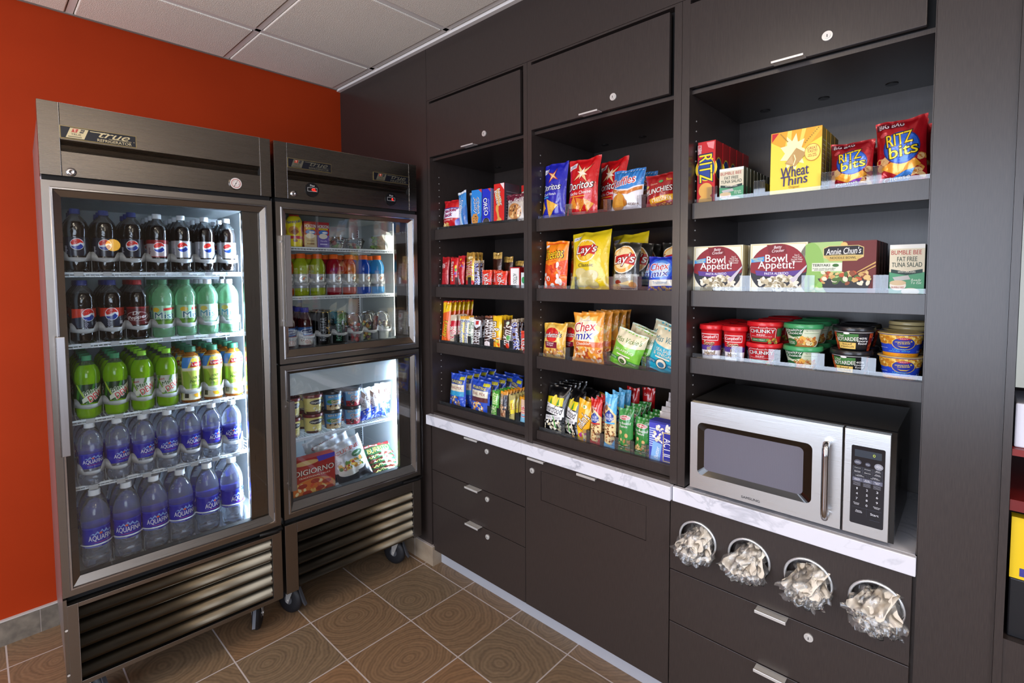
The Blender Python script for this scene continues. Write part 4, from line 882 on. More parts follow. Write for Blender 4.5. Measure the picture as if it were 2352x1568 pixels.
def vick(col, dk, tx, flav, emb):
    return [('p', [(0, .66), (.2, .60), (.5, .57), (.8, .60), (1, .66), (1, 1), (0, 1)], '#ebe0bd'), ('r', 0, .95, 1, 1, '#d5e8d8'), ('t', 'Miss Vickie\'s', .48, .75, .86, .14, dk, 6, .3), ('t', flav, .48, .45, .64, .10 if '\n' not in flav else .17, '#f2ecd8'), ('r', .24, .31, .72, .345, '#f2ecd8'), ('r', 0, .15, 1, .24, tx), ('e', .48, .19, .17, .12, '#2c2a22'), ('e', .48, .19, .15, .105, '#f2e8d0'), ('e', .48, .17, .10, .06, emb), ('t', 'KETTLE', .15, .195, .22, .04, '#e8f0d8'), ('t', 'COOKED', .82, .195, .22, .04, '#e8f0d8')]
mv = shelf_item('bag', 1, 2, -1.842, -1.970, 1.290, .05, '#7cc43c', vick('', '#4a7a1c', '#3f8a3a', 'JALAPE\u00d1O', '#4a6a2c'), 'crisp_bag', 'lime green jalapeno crisp bag leaning to the right', 'crisp packet', lean=.10, roll=.30)
mv.location.y += .012
m2_ = dup(mv, (.115, -1.930, mv.location.z), (mv.rotation_euler.x, mv.rotation_euler.y, mv.rotation_euler.z-.1), 'darker green jalapeno crisp bag behind the lime green one')
me3 = bag('crisp_bag', .125, .155, .05, '#2bb4d0', vick('', '#1c7c8c', '#1c7ca4', 'SEA SALT\n& VINEGAR', '#3a7aa0'), 33)
mv3 = place(me3, 'crisp_bag', 'turquoise sea salt and vinegar crisp bag at the right end', 'crisp packet', on_shelf(1, 2, -2.005, -2.085, .066), None, 0, .10, .26)
for i, (x_, y_) in enumerate([(.15, -1.90), (.17, -1.985), (.19, -2.05)]): dup(mv3 if i else mv, (x_, y_, mv.location.z+.01), None, 'pale topped crisp bag at the shelf back, '+['behind the lime green bag', 'between the green and turquoise bags', 'behind the turquoise bag'][i], 'pale topped crisp bags at the back')
# === bottom shelf of the middle cabinet
sf = shelf_item('bag', 1, 3, -1.516, -1.630, 1.030, .06, '#0d0c0e', [
    ('r', .06, .58, .86, .76, '#e8d412'), ('e', .52, .70, .10, .11, '#f2dc5c'), ('p', [(.30, .60), (.36, .76), (.42, .58)], '#3f8a34'), ('p', [(.62, .58), (.70, .76), (.74, .6)], '#3f8a34'), ('p', [(.02, .64), (.92, .54), (.94, .36), (.04, .44)], '#f0eef0'), ('t', 'Smartfood', .48, .50, .84, .16, '#17140f', -6, .3),
    ('p', [(.10, .35), (.90, .38), (.88, .30), (.12, .25)], '#f0eef0'), ('t', 'WHITE CHEDDAR', .5, .32, .66, .05, '#17140f', 3), ('s', .08, .05, .95, .27, 36, .06, ['#f2ecd8', '#e0d4ac', '#fbf8ee'], 6), ('p', [(.5, .4), (.62, .12), (.7, .1), (.58, .3)], '#4f9a4c')],
    'popcorn_bag', 'black popcorn bag at the left end of the bottom shelf', 'crisp packet', lean=.22)
row(sf, 3, .045, 'black popcorn bag %s in its row', 'black popcorn bags', .02, 5, .2)
for i in range(2): dup(sf, (.07+.05*i, -1.655-.03*i, sf.location.z), (sf.rotation_euler.x, sf.rotation_euler.y, sf.rotation_euler.z-.5), 'black popcorn bag squeezed beside the divider, %s of two' % ['front', 'back'][i], 'black popcorn bags by the divider')
mm_ = shelf_item('bag', 1, 3, -1.672, -1.745, .998, .03, '#f0b01c', [
    ('t', "m&m's", .55, .52, .78, .24, '#f6f0ea', 62, .1, '#3a1c10'), ('e', .5, .86, .14, .045, '#f4ecd8'), ('e', .48, .86, .07, .03, '#8ab04a'), ('s', .1, .04, .9, .22, 16, .10, ['#f6d22c', '#e8542a', '#b03a8a', '#3a7ad0', '#f8e8a0'], 3)],
    'sweet_packet', 'yellow peanut candy packet leaning on the bottom shelf', 'sweet packet', lean=.08, roll=.16)
row(mm_, 4, .035, 'yellow peanut candy packet %s in its row', 'yellow candy packets', .004, 3)
def blued(c): return [('r', 0, .72, 1, 1, c), ('p', [(.0, .66), (.3, .80), (.7, .72), (1, .62), (1, .10), (.7, .02), (0, .10)], '#ecd49c'), ('s', .06, .12, .94, .48, 42, .10, ['#8a5430', '#a56a3c', '#6e3c20', '#b87c4c'], 3), ('e', .25, .74, .12, .05, '#8a5430'), ('p', [(.5, .72), (.86, .62), (.86, .54), (.5, .46), (.12, .54), (.12, .62)], '#22429c'), ('t', 'BLUE\nDIAMOND', .5, .585, .84, .12, '#f4f2f6'), ('r', .06, .46, .94, .49, c), ('t', 'Almonds', .42, .82, .5, .05, '#fbe8e4', -8, .2), ('p', [(.55, 0), (1, .2), (1, 0)], c)]
bd = shelf_item('bag', 1, 3, -1.757, -1.808, 1.012, .03, '#c8201c', blued('#c8201c'), 'nut_packet', 'tall red almond packet on the bottom shelf', 'nut packet', lean=.05)
row(bd, 3, .035, 'tall red almond packet %s in its row', 'red almond packets', .004, 3)
bd = shelf_item('bag', 1, 3, -1.819, -1.872, 1.042, .03, '#5cb4e4', blued('#5cb4e4'), 'nut_packet', 'tall pale blue almond packet on the bottom shelf', 'nut packet', lean=.05)
row(bd, 2, .05, 'tall pale blue almond packet %s in its row', 'pale blue almond packets', .004, 3)
for i in range(2): place(bag('nut_packet', .055, .19, .03, '#b41a1c', [('t', 'Cinn', .4, .86, .4, .05, '#f0d0c8')], 5+i), 'nut_packet', 'tall dark red packet standing behind the pale blue almonds, %s of two' % ['left', 'right'][i], 'nut packet', (.20+.04*i, -1.865-.045*i, SHZ[1][3]+.02), 'dark red packets at the back')
def emer(k): return [('p', [(0, .8), (.3, 1), (.5, .8)], '#4a9a4c'), ('p', [(.5, .85), (.8, 1), (1, .7)], '#2c7434'), ('s', .05, .05, .95, .3, 26, .09, ['#c89a5c', '#b8824a', '#e0bc84'], k), ('e', .5, .80, .36, .055, '#f4efe6'), ('e', .5, .80, .33, .045, '#a82430'), ('t', 'EMERALD', .5, .80, .54, .045, '#f8f4ee'), ('t', 'Dry Roasted\nPeanuts', .48, .64, .84, .13, '#f4f4ea'), ('e', .3, .46, .10, .05, '#e0bc84'), ('e', .68, .40, .10, .05, '#d8ac70'), ('p', [(.3, .44), (.5, .2), (.52, .2), (.34, .44)], '#7ab45c'), ('r', .04, .10, .96, .16, '#1f4a28'), ('t', '50% less sodium', .5, .13, .8, .03, '#e8eedc')]
em = shelf_item('bag', 1, 3, -1.878, -1.942, .998, .035, '#3a8a42', emer(2), 'nut_packet', 'green peanut packet on the bottom shelf, taller of the front pair', 'nut packet', lean=.05)
row(em, 3, .045, 'green peanut packet %s in the taller row', 'green peanut packets, left row', .006, 3)
em = shelf_item('bag', 1, 3, -1.948, -2.010, .976, .035, '#2f8034', emer(5), 'nut_packet', 'green peanut packet on the bottom shelf, shorter and further right', 'nut packet', lean=.05)
row(em, 3, .045, 'green peanut packet %s in the shorter row', 'green peanut packets, right row', .006, 3)
ac = box('popcorn_box', .088, .142, .05, '#4a4cc0', [('r', .0, .95, 1, 1, '#2c2e90')]+[('r', .02, .35+.055*i, .28, .375+.055*i, '#c8d8f4') for i in range(9)]+[('p', [(.06, 0), (.46, 0), (.56, .45), (.18, .5)], '#88b8ec'), ('t', 'Butter', .34, .22, .5, .10, '#e8f0fb', 80, .1), ('s', .2, .5, .6, .9, 26, .07, ['#f2eedc', '#e4dcc0', '#fbf9f2'], 4), ('r', .60, .04, .97, .76, '#f0d488'), ('r', .635, .06, .94, .74, '#2a2c9c'), ('t', 'ACT II', .79, .40, .72, .19, '#f6f4fa', -90), ('s', .7, .78, .98, .94, 14, .07, ['#f2eedc', '#fbf9f2'], 5)]+[('e', .618, .07+.055*i, .012, .008, '#2a2414') for i in range(13)]+[('e', .955, .07+.055*i, .012, .008, '#2a2414') for i in range(13)], '#3a3ca8')
ab = place(ac, 'popcorn_box', 'blue and white microwave popcorn packet at the right end', 'popcorn packet', on_shelf(1, 3, -2.010, -2.098, .075), None, 0, .0, .0)
r_ = random.Random(4)
for i in range(5): place(bag('clear_wrapped_packet', .085, .10, .02, '#e6dedc', [], 20+i, .2, .2, n=(12, 14)), 'clear_wrapped_packet', 'pale wrapped packet piled on the blue popcorn packet, %s' % ['lowest', 'second', 'middle', 'fourth', 'topmost'][i], 'packet', (.105+.02*i, -2.045+.008*math.sin(i*2), SHZ[1][3]+.060+.014*i), 'pale wrapped packets', r_.uniform(-.2, .2), .35)
# === left cabinet (nearest the coolers), top shelf
shelf_item('bag', 0, 0, -.874, -1.005, 1.868, .05, '#c81c24', [('r', 0, .38, 1, .72, '#ece8f4'), ('r', 0, .70, 1, .73, '#3a3aa0'), ('t', 'Cracker\nJack', .48, .55, .86, .28, '#c01c28', 5, .2, '#2a2a80'), ('r', 0, .26, .8, .37, '#c01c28'), ('t', 'The Original', .42, .32, .6, .06, '#f4ecec', 4), ('s', .04, .03, .55, .2, 18, .08, ['#e8b45c', '#d09040', '#f4d898'], 5), ('p', [(.8, 0), (1, .1), (1, .4), (.85, .3)], '#4a5cc0')], 'snack_bag', 'red and white caramel popcorn bag at the left end of the top sweets shelf', 'snack bag', lean=.08)
rk = shelf_item('bag', 0, 0, -1.010, -1.066, 1.905, .03, '#3a8ad0', [('r', 0, .0, .5, .62, '#b8cce4'), ('t', 'RICE KRISPIES', .30, .66, 1.2, .06, '#f0f4fa', 80), ('t', 'TREATS', .50, .58, 1.15, .11, '#f4f6fc', 80, .1, '#2458a8'), ('p', [(.55, .0), (1, .0), (1, .6), (.7, .5)], '#2a6ab8'), ('r', 0, .93, 1, 1, '#dfe6ee')], 'snack_bar', 'blue and silver cereal treat leaning beside the popcorn bag', 'snack bar', lean=.10, roll=-.17)
dup(rk, (.10, -1.075, rk.location.z), None, 'blue cereal treat behind the leaning blue and silver one')
NAB = ('p', [(.68, 1), (1, 1), (1, .90)], '#d83a3c')
b1 = shelf_item('box', 0, 0, -1.099, -1.166, 1.893, .10, '#2c86d8', [NAB, ('t', 'Chips\nAhoy!', .50, .58, 1.2, .21, '#101c44', -82, .1, '#f4f6fa'), ('p', star(.35, .22, .38, 7, 10, 2.4, .85), '#c98c48'), ('s', .1, .16, .6, .3, 10, .05, ['#4a2a18'], 3), ('p', [(.6, 0), (1, .0), (1, .3)], '#2468b4')], 'biscuit_box', 'bright blue chocolate chip biscuit box on the top sweets shelf', 'biscuit box', side='#5a6a9c', sitems=LINES)
row(b1, 1, .11, 'bright blue biscuit box %s in its row', 'bright blue biscuit boxes')
b2 = shelf_item('box', 0, 0, -1.171, -1.224, 1.890, .10, '#1f2fc0', [NAB, ('t', 'OREO', .42, .52, 1.5, .15, '#f6f6fa', -84, 0, '#14206a'), ('t', 'chocolate', .84, .55, 1.1, .03, '#d8dcf4', -84), ('e', .5, .11, .42, .11, '#e8ecf2'), ('e', .5, .12, .38, .10, '#2c2826'), ('e', .5, .12, .26, .07, '#48423e')], 'biscuit_box', 'deep blue chocolate sandwich biscuit box on the top sweets shelf', 'biscuit box', side='#8a8ec8', sitems=LINES)
row(b2, 1, .11, 'deep blue biscuit box %s in its row', 'deep blue biscuit boxes')
NB = [('p', [(.6, 1), (.97, 1), (.97, .84)], '#f0dcdc'), ('e', .36, .74, .26, .14, '#e4b060'), ('e', .52, .58, .24, .12, '#e4b060'), ('t', 'Nutter\nButter', .45, .66, 1.25, .19, '#f8f2ea', -76, .1, '#5a1c10'), ('e', .34, .40, .14, .10, '#d8a050'), ('p', [(.25, .36), (.45, .36), (.60, .14), (.40, .14)], '#d8a050'), ('e', .54, .09, .24, .09, '#d8a050')]
b3 = shelf_item('box', 0, 0, -1.246, -1.310, 1.903, .10, '#d42420', NB, 'biscuit_box', 'tall red peanut butter biscuit box on the top sweets shelf', 'biscuit box', side='#4a4450', sitems=LINES)
dup(b3, (.21, -1.345, b3.location.z), None, 'tall red biscuit box further back beside the cookie packet')
dup(b3, (.30, -1.41, b3.location.z), None, 'dark red biscuit box at the right corner of the top sweets shelf')
shelf_item('bag', 0, 0, -1.318, -1.424, 1.848, .035, '#c9bcb0', [('p', [(0, .68), (1, .82), (1, 1), (0, 1)], '#6a1430'), ('t', 'Mrs. Fields', .5, .78, .9, .14, '#f6f2f2', 8, .3, '#6a1430'), ('e', .52, .40, .38, .27, '#b87c44'), ('s', .25, .22, .85, .58, 34, .055, ['#7c4824', '#d89a5c', '#4a2814', '#e8c080'], 3), ('r', .3, .04, .85, .12, '#5a2418')], 'cookie_packet', 'clear cookie packet with maroon top at the right of the top sweets shelf', 'cookie packet', lean=.05)
# second shelf
def bar(c, k, yc, w_, zt, col, items, label, n=0, dx=.024, d=.018, name='chocolate_bar', roll=0., lean=.08, grp=None, **kw):
    o = shelf_item('bag', c, k, yc+w_/2, yc-w_/2, zt, d, col, items, name, label, 'sweet packet', lean=lean, roll=roll, n=(12, 26), seam=.07, narrow=.02, ears=.004, **kw)
    if n: row(o, n, dx, label.split(' on the ')[0].split(' at the ')[0].replace(' near the right end','')+', %s in row', grp or label.split(' on the ')[0]+' row', .003, 3, .06)
    return o
bar(0, 1, -.893, .052, 1.589, '#a80f18', [('t', 'Twizzlers', .45, .72, .40*1.2, .22*1.0, '#f0dcdc', -84, .1)]+[('r', .15, .1+.05*i, .8, .12+.05*i, '#c83038') for i in range(8)], 'dark red liquorice packet on the second sweets shelf', 3)
SK = [('t', 'Skittles', .42, .56, 1.9, .12, '#fbf6f4', -82, .1, '#7a0c14'), ('e', .82, .70, .12, .06, '#e8c020'), ('e', .86, .60, .12, .05, '#48a040'), ('e', .84, .48, .12, .05, '#7a3aa0'), ('e', .18, .30, .1, .05, '#e8a020'), ('r', 0, 0, .7, .08, '#3a58b8')]
bar(0, 1, -.958, .052, 1.582, '#d01820', SK, 'bright red fruit candy packet on the second sweets shelf', 1)
bar(0, 1, -1.010, .050, 1.592, '#b81020', [('t', 'Twizzlers', .4, .3, 1.2, .10, '#f4ecec', -70, .1, '#1c1010'), ('s', .3, .6, .9, .9, 8, .12, ['#e8c020', '#48a040', '#7a3aa0', '#e87020'], 4)], 'red candy packet beside the fruit candy on the second sweets shelf', 1)
tw = bar(0, 1, -1.076, .058, 1.606, '#c89a40', [('r', 0, 0, 1, .22, '#c8141c'), ('t', 'TWIX', .42, .54, 1.2, .26, '#c01420', -80, .15, '#f8f0e4'), ('e', .5, .85, .3, .04, '#e8d8a0')], 'gold and red caramel bar on the second sweets shelf', 2, metal=.5, rough=.25)
SN = [('t', 'SNICKERS', .5, .5, 2.7, .24, '#2a3aa8', -84, .1, '#f4f2f4'), ('r', 0, .9, 1, 1, '#b8a890')]
bar(0, 1, -1.128, .040, 1.566, '#4a2416', SN, 'brown caramel nut bar on the second sweets shelf', 1, roll=-.06)
for i, yy in enumerate((-1.165, -1.20, -1.235)): bar(0, 1, yy, .06, 1.604-.02*i, '#3a1a12', [('r', 0, .82, 1, 1, '#c8a050'), ('r', .1, .4, .9, .5, '#2a100a')], 'dark brown bar with gold crimped end at the back, %s' % ['behind the caramel nut bar', 'behind the orange wafer bar', 'behind the divider'][i], x=.14+.04*i, metal=.2)
KK = [('p', [(.1, .95), (.9, .9), (.95, .25), (.1, .1)], '#e83420'), ('t', 'Kit Kat', .52, .42, .82, .62*.6, '#f8f4f0', -72, .2, '#6a0c10'), ('e', .1, .1, .25, .14, '#b87c3c'), ('r', 0, .90, 1, 1, '#e84a28')]
KKa = [(a[0], 'KitKat', .55, .45, 1.0, .42, '#fbf6f2', -72, .2, '#7a1014') if a[0] == 't' else a for a in KK]
bar(0, 1, -1.192, .062, 1.520, '#d8241c', KKa, 'orange red wafer bar on the second sweets shelf, left one', 3, d=.014)
bar(0, 1, -1.282, .074, 1.514, '#d8241c', KKa, 'orange red wafer bar on the second sweets shelf, wider right one', 3, d=.014)
me = box('mint_tin', .058, .096, .02, '#b81c24', [('r', .08, .05, .92, .95, '#ece8e8'), ('r', .11, .07, .89, .93, '#f6f4f2'), ('t', 'ALTOIDS', .5, .48, .72*1.05, .20, '#3a3434', -90), ('t', 'mints', .72, .5, .3, .08, '#5a8a70', -90)])
row(place(me, 'mint_tin', 'white and red mint tin on the second sweets shelf', 'mint tin', on_shelf(0, 1, -1.342, -1.402, .06)), 2, .026, 'white and red mint tin %s in its row', 'mint tins')
me = box('gum_packet', .034, .072, .014, '#e4ecec', [('e', .4, .55, .3, .2, '#3aa060'), ('t', 'mint', .5, .3, .6, .08, '#2a5a8a', -70)])
place(me, 'gum_packet', 'small white and green mint packet at the right of the second sweets shelf', 'gum packet', on_shelf(0, 1, -1.408, -1.440, .058))
# third shelf
RE = [('r', 0, .0, 1, .70, '#e8601c'), ('p', [(0, .7), (1, .78), (1, 1), (0, 1)], '#f4c81c'), ('t', "Reese's", .45, .36, 1.35, .16, '#f8d428', 82, .2, '#5a2410'), ('t', 'KING', .5, .87, .35, .06, '#3a2a10', -85), ('r', 0, .97, 1, 1, '#d83a1c')]
bar(0, 2, -.893, .060, 1.366, '#e8601c', RE, 'tall orange and yellow peanut cup packet on the third sweets shelf', 5, .03, d=.02)
bar(0, 2, -.950, .048, 1.300, '#d8c8b0', [('t', 'KitKat', .5, .45, 1.5, .30, '#c8182c', 105, .1, '#f4ecec'), ('r', .3, .62, 1, .8, '#c8182c')], 'white and red wafer packet on the third sweets shelf', 3, roll=-.05)
BF = [('t', 'Butterfinger', .5, .48, 3.6, .26, '#2458b0', -88, .1, '#f2ecc8'), ('r', 0, .92, 1, 1, '#e8a020')]
bar(0, 2, -1.013, .032, 1.296, '#ecd870', BF, 'yellow bar with blue lettering, left of the pair, on the third sweets shelf', 2)
bar(0, 2, -1.047, .032, 1.296, '#e8e0c0', BF, 'pale bar with blue lettering, right of the pair, on the third sweets shelf', 2)
bar(0, 2, -1.078, .032, 1.294, '#e8e8d8', [('t', 'Milky Way', .5, .5, 3.2, .30, '#2a6a3c', -84, .3, '#f4f4ec')], 'white bar with green lettering on the third sweets shelf', 2)
HS = [('p', [(.1, .92), (.9, .88), (.9, .72), (.5, .62), (.1, .72)], '#e8e8ee'), ('r', .35, .74, .7, .86, '#c83030'), ('t', "HERSHEY'S", .5, .30, 1.35, .24*1.5, '#f0eef0', -86)]
bar(0, 2, -1.123, .058, 1.300, '#341914', HS, 'dark brown chocolate bar with silver badge on the third sweets shelf', 2)
bar(0, 2, -1.195, .050, 1.306, '#3a1c16', [('t', "HERSHEY'S", .5, .58, 1.9, .46, '#f6f2f0', -89), ('p', [(.1, .04), (.9, .04), (.9, .2), (.5, .26), (.1, .2)], '#e8dcdc'), ('r', 0, .95, 1, 1, '#8a4a2a')], 'dark brown chocolate bar with big white letters on the third sweets shelf', 2)
bar(0, 2, -1.250, .060, 1.308, '#f4c41c', [('p', [(.0, .0), (1, 0), (1, .4), (0, .55)], '#f2a41c'), ('t', "m&m's", .42, .55, 1.5, .34, '#fbf6f2', -85, .1, '#4a2014'), ('s', .1, .04, .9, .3, 14, .12, ['#e84a20', '#f8e050', '#e87020', '#5aa040'], 3)], 'yellow candy packet on the third sweets shelf', 3)
bar(0, 2, -1.318, .056, 1.294, '#3c2018', [('t', "m&m's", .42, .52, 1.6, .38, '#fbf6f2', 82, .1, '#5a2a1a'), ('e', .7, .45, .2, .08, '#58a048'), ('e', .65, .2, .2, .08, '#d83a20'), ('e', .5, .9, .2, .05, '#c8d8c0')], 'brown candy packet on the third sweets shelf', 2)
bar(0, 2, -1.372, .044, 1.302, '#4a2416', SN, 'brown caramel nut bar near the right end of the third sweets shelf', 3, roll=-.10)
bar(0, 2, -1.422, .050, 1.252, '#c8201c', KKa, 'red wafer bar at the right end of the third sweets shelf', 3)
# bottom shelf
def plant(c2, foot): return [('r', 0, .74, 1, 1, '#2448b8'), ('r', .68, .84, .96, .95, '#c8c020'), ('p', [(.12, .74), (.2, .84), (.85, .82), (.9, .72), (.5, .70)], '#2a3c78'), ('t', 'PLANTERS', .5, .775, .68, .08, '#f0e060', -3), ('r', .05, .5, .95, .70, '#dcd4bc'), ('t', 'TRAIL MIX', .5, .60, .72, .085, '#8a2c34'), ('r', .05, .36, .95, .50, c2), ('s', .1, .08, .8, .34, 34, .055, foot, 3), ('r', 0, 0, 1, .05, '#2448b8'), ('r', .78, .05, 1, .36, '#2a50c0')]
p1 = shelf_item('bag', 0, 3, -.912, -1.030, 1.004, .045, '#2a50c0', plant('#3a9ac8', ['#c8b088', '#a8845c', '#e8d8b0', '#6a4a2c']), 'trail_mix_bag', 'blue trail mix bag, left one at the front of the bottom sweets shelf', 'snack bag', lean=.08)
row(p1, 4, .05, 'blue trail mix bag %s in the left row', 'blue trail mix bags, left row', .006, 5)
p2_ = shelf_item('bag', 0, 3, -1.066, -1.196, .994, .05, '#2a50c0', plant('#5a2c30', ['#e8c880', '#f0e8d0', '#c86c3c', '#d89a4c']), 'trail_mix_bag', 'blue trail mix bag, wider right one at the front of the bottom sweets shelf', 'snack bag', lean=.10)
row(p2_, 4, .055, 'blue trail mix bag %s in the right row', 'blue trail mix bags, right row', .01, 5)
for i in range(2): dup(p2_, (.20+.08*i, -1.235-.03*i, p2_.location.z+.012), (p2_.rotation_euler.x, p2_.rotation_euler.y, p2_.rotation_euler.z-.5), 'blue trail mix bag bending over at the back, %s of two' % ['nearer', 'further'][i], 'bent trail mix bags at the back')
bar(0, 3, -1.238, .046, .962, '#4a9a34', [('r', .1, .5, .9, .9, '#7ac04c'), ('t', 'NATURE VALLEY', .45, .45, 2.6, .25, '#e8ecc0', 85), ('r', 0, 0, 1, .1, '#c8b040')], 'green cereal bar on the bottom sweets shelf', 4, name='cereal_bar')
bar(0, 3, -1.292, .044, .966, '#b09070', [('r', 0, .9, 1, 1, '#e89a20'), ('t', 'KIND', .35, .68, .62, .22, '#f0eeea', 88, 0, '#2a2420'), ('r', .5, .35, 1, .88, '#3a3a44'), ('s', .1, .05, .9, .5, 30, .12, ['#c88a60', '#8a5438', '#e0b890'], 3)], 'clear nut bar with orange end on the bottom sweets shelf', 6, .022, name='cereal_bar')
bar(0, 3, -1.340, .040, .958, '#b8ac6c', [('t', 'KASHI', .3, .4, 1.1, .24, '#3a3018', 88), ('p', [(.4, .8), (.9, .85), (1, .35), (.6, .3)], '#f0dc3c'), ('t', 'honey', .7, .58, .7, .16, '#b8402c', -70)], 'olive bar with yellow flash on the bottom sweets shelf', 6, .022, name='cereal_bar')
bar(0, 3, -1.375, .036, .950, '#c8a850', [('r', 0, .88, 1, 1, '#e8a020')], 'gold bar with orange end behind the divider on the bottom sweets shelf', 6, .022, x=.08, name='cereal_bar')
bar(0, 3, -1.418, .046, .948, '#e8c4a8', [('r', 0, 0, 1, .45, '#8ac8e8'), ('t', 'CLIF', .45, .55, 1.0, .36, '#d8242c', 88, 0, '#f8f0ec'), ('r', 0, 0, 1, .1, '#3a6ac0')], 'pale pink and blue energy bar at the right end of the bottom sweets shelf', 3, name='cereal_bar')
# === right cabinet, top shelf
RZb = [('e', .5, .57, .62, .18, '#e8c820'), ('p', [(0, .42), (1, .42), (1, .70), (0, .70)], '#c8202a'), ('e', .5, .56, .5, .19, '#e8c820'), ('e', .5, .56, .47, .175, '#1f3f90'), ('t', 'RITZ', .48, .57, 1.0*1.55, .20, '#f4dc20', -88, 0, '#10204a'), ('e', .5, .22, .40, .12, '#e0a850'), ('e', .5, .05, .40, .10, '#e0a850'), ('p', [(.5, .98), (.95, .98), (.9, .86), (.6, .9)], '#e88a8c'), ('t', 'NABISCO', .10, .88, .5, .07, '#f4e4e4', 90)]
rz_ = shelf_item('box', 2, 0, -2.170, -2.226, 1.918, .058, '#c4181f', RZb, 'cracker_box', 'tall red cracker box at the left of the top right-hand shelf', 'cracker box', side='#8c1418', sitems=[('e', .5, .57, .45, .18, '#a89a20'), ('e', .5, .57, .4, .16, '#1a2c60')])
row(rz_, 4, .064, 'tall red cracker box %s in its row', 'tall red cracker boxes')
TU = [('r', 0, .92, 1, 1, '#e8e8e0'), ('r', 0, .46, 1, .92, '#d8cfb4'), ('t', 'BUMBLE BEE', .48, .845, .86, .085, '#a8322c'), ('t', 'FAT FREE\nTUNA SALAD', .5, .66, .86, .20, '#20382c'), ('p', [(.05, .52), (.5, .47), (.95, .52), (.95, .45), (.5, .40), (.05, .45)], '#1f3a34'), ('t', 'WITH CRACKERS', .5, .465, .5, .04, '#e8e4d4'), ('p', [(.1, .36), (.55, .40), (.62, .32), (.18, .28)], '#b8b8b4'), ('e', .26, .20, .24, .10, '#e8e0d0'), ('e', .26, .25, .24, .05, '#d0b890'), ('t', 'Ready\nTo Eat', .78, .28, .3, .10, '#d8ecd8', 0, .2), ('t', 'BUMBLE BEE', .26, .16, .36, .04, '#a8322c'), ('e', .62, .08, .26, .07, '#e4d8bc')]
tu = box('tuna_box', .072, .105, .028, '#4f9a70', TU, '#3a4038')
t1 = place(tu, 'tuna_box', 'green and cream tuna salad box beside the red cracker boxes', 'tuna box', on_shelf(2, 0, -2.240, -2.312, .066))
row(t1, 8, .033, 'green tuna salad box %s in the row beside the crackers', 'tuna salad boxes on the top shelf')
WT = [('p', [(0, .86), (.3, .72), (.5, .66), (.72, .74), (1, .84), (1, 1), (0, 1)], '#f0a82c'), ('p', [(.28, .72), (.34, 1), (.42, 1), (.40, .7)], '#f8d860'), ('p', [(.55, .72), (.62, 1), (.70, 1), (.60, .7)], '#f8d860'), ('p', [(.66, .72), (.9, 1), (1, .96), (.7, .68)], '#f4bc3c'), ('p', [(.02, .86), (.02, .99), (.16, .99)], '#c8202c'), ('p', star(.46, .66, .28, 9, 0, .95, .6), '#fdf3b8')]+[('e', .2+.02*i, .965-.018*i, .014, .009, '#a8842c') for i in range(8)]+[('e', .93-.03*i, .975-.024*i, .014, .009, '#a8842c') for i in range(9)]+[('p', [(.30, .50), (.50, .44), (.72, .62), (.52, .72)], '#c09a5c'), ('p', [(.33, .51), (.47, .475), (.44, .60), (.52, .69)], '#d0ae74'), ('p', [(.46, .46), (.50, .55), (.47, .62), (.49, .62), (.52, .55), (.48, .46)], '#fdf3b8'),
    ('e', .83, .62, .15, .13, '#c86a2c'), ('e', .83, .62, .142, .122, '#f8e070'), ('t', 'GREAT\nTASTE!', .83, .66, .19, .085, '#b8402c', 4), ('t', 'with 100%\nwhole grain', .83, .575, .17, .05, '#b8402c', 4), ('t', 'Wheat', .50, .37, .54, .165, '#3a2c6c', 5, .15), ('t', 'Thins', .49, .235, .52, .15, '#3a2c6c', 5, .15), ('t', 'Original', .49, .125, .2, .05, '#b06a20')]
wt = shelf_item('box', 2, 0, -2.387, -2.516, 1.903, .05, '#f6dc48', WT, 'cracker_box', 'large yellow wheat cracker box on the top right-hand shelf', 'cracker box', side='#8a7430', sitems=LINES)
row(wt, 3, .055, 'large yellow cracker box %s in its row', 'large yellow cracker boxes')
def ritzb(fl, fc): return [('r', .02, .87, .56, .97, '#5c1420'), ('t', 'BIG BAG', .32, .92, .50, .075, '#f0e8ec', 3, .1), ('e', .16, .78, .08, .035, '#c84a50', 30), ('s', .03, .12, .3, .4, 6, .11, ['#d89a58', '#c8843c', '#e8bc80'], 3), ('s', .7, .12, .95, .45, 8, .11, ['#d89a58', '#c8843c', '#e8bc80'], 4), ('p', [(.1, .26), (.5, .12), (.9, .28), (.8, .36), (.3, .34)], '#e8a030'), ('e', .52, .55, .37, .25, '#163a8c'), ('e', .52, .55, .345, .23, '#2c62c8'), ('t', 'RITZ', .48, .68, .54, .18, '#f2d020', 8, .1, '#241c10'), ('t', 'bits', .55, .50, .58, .17, '#f4dc30', 10, .1, '#241c10'), ('p', [(.10, .02), (.62, .02), (.78, .22), (.6, .2)], fc), ('t', fl, .42, .10, .52, .11 if '\n' in fl else .06, '#f8f2e8', 6, .1, '#3a1c5c')]
rb = shelf_item('bag', 2, 0, -2.534, -2.634, 1.846, .045, '#a01420', ritzb('Peanut\nButter', '#7c2c9c'), 'cracker_bag', 'shiny red mini cracker bag with purple corner, shorter of the pair', 'snack bag', lean=.06, metal=.45, rough=.3)
row(rb, 2, .06, 'shiny red mini cracker bag %s behind the shorter one', 'red mini cracker bags, left', .01)
rb = shelf_item('bag', 2, 0, -2.638, -2.744, 1.886, .05, '#b01420', ritzb('Cheese', '#2c78c8'), 'cracker_bag', 'shiny red mini cracker bag with blue corner, taller of the pair', 'snack bag', lean=.06, roll=-.03, metal=.45, rough=.3)
row(rb, 2, .06, 'shiny red mini cracker bag %s behind the taller one', 'red mini cracker bags, right', .004)
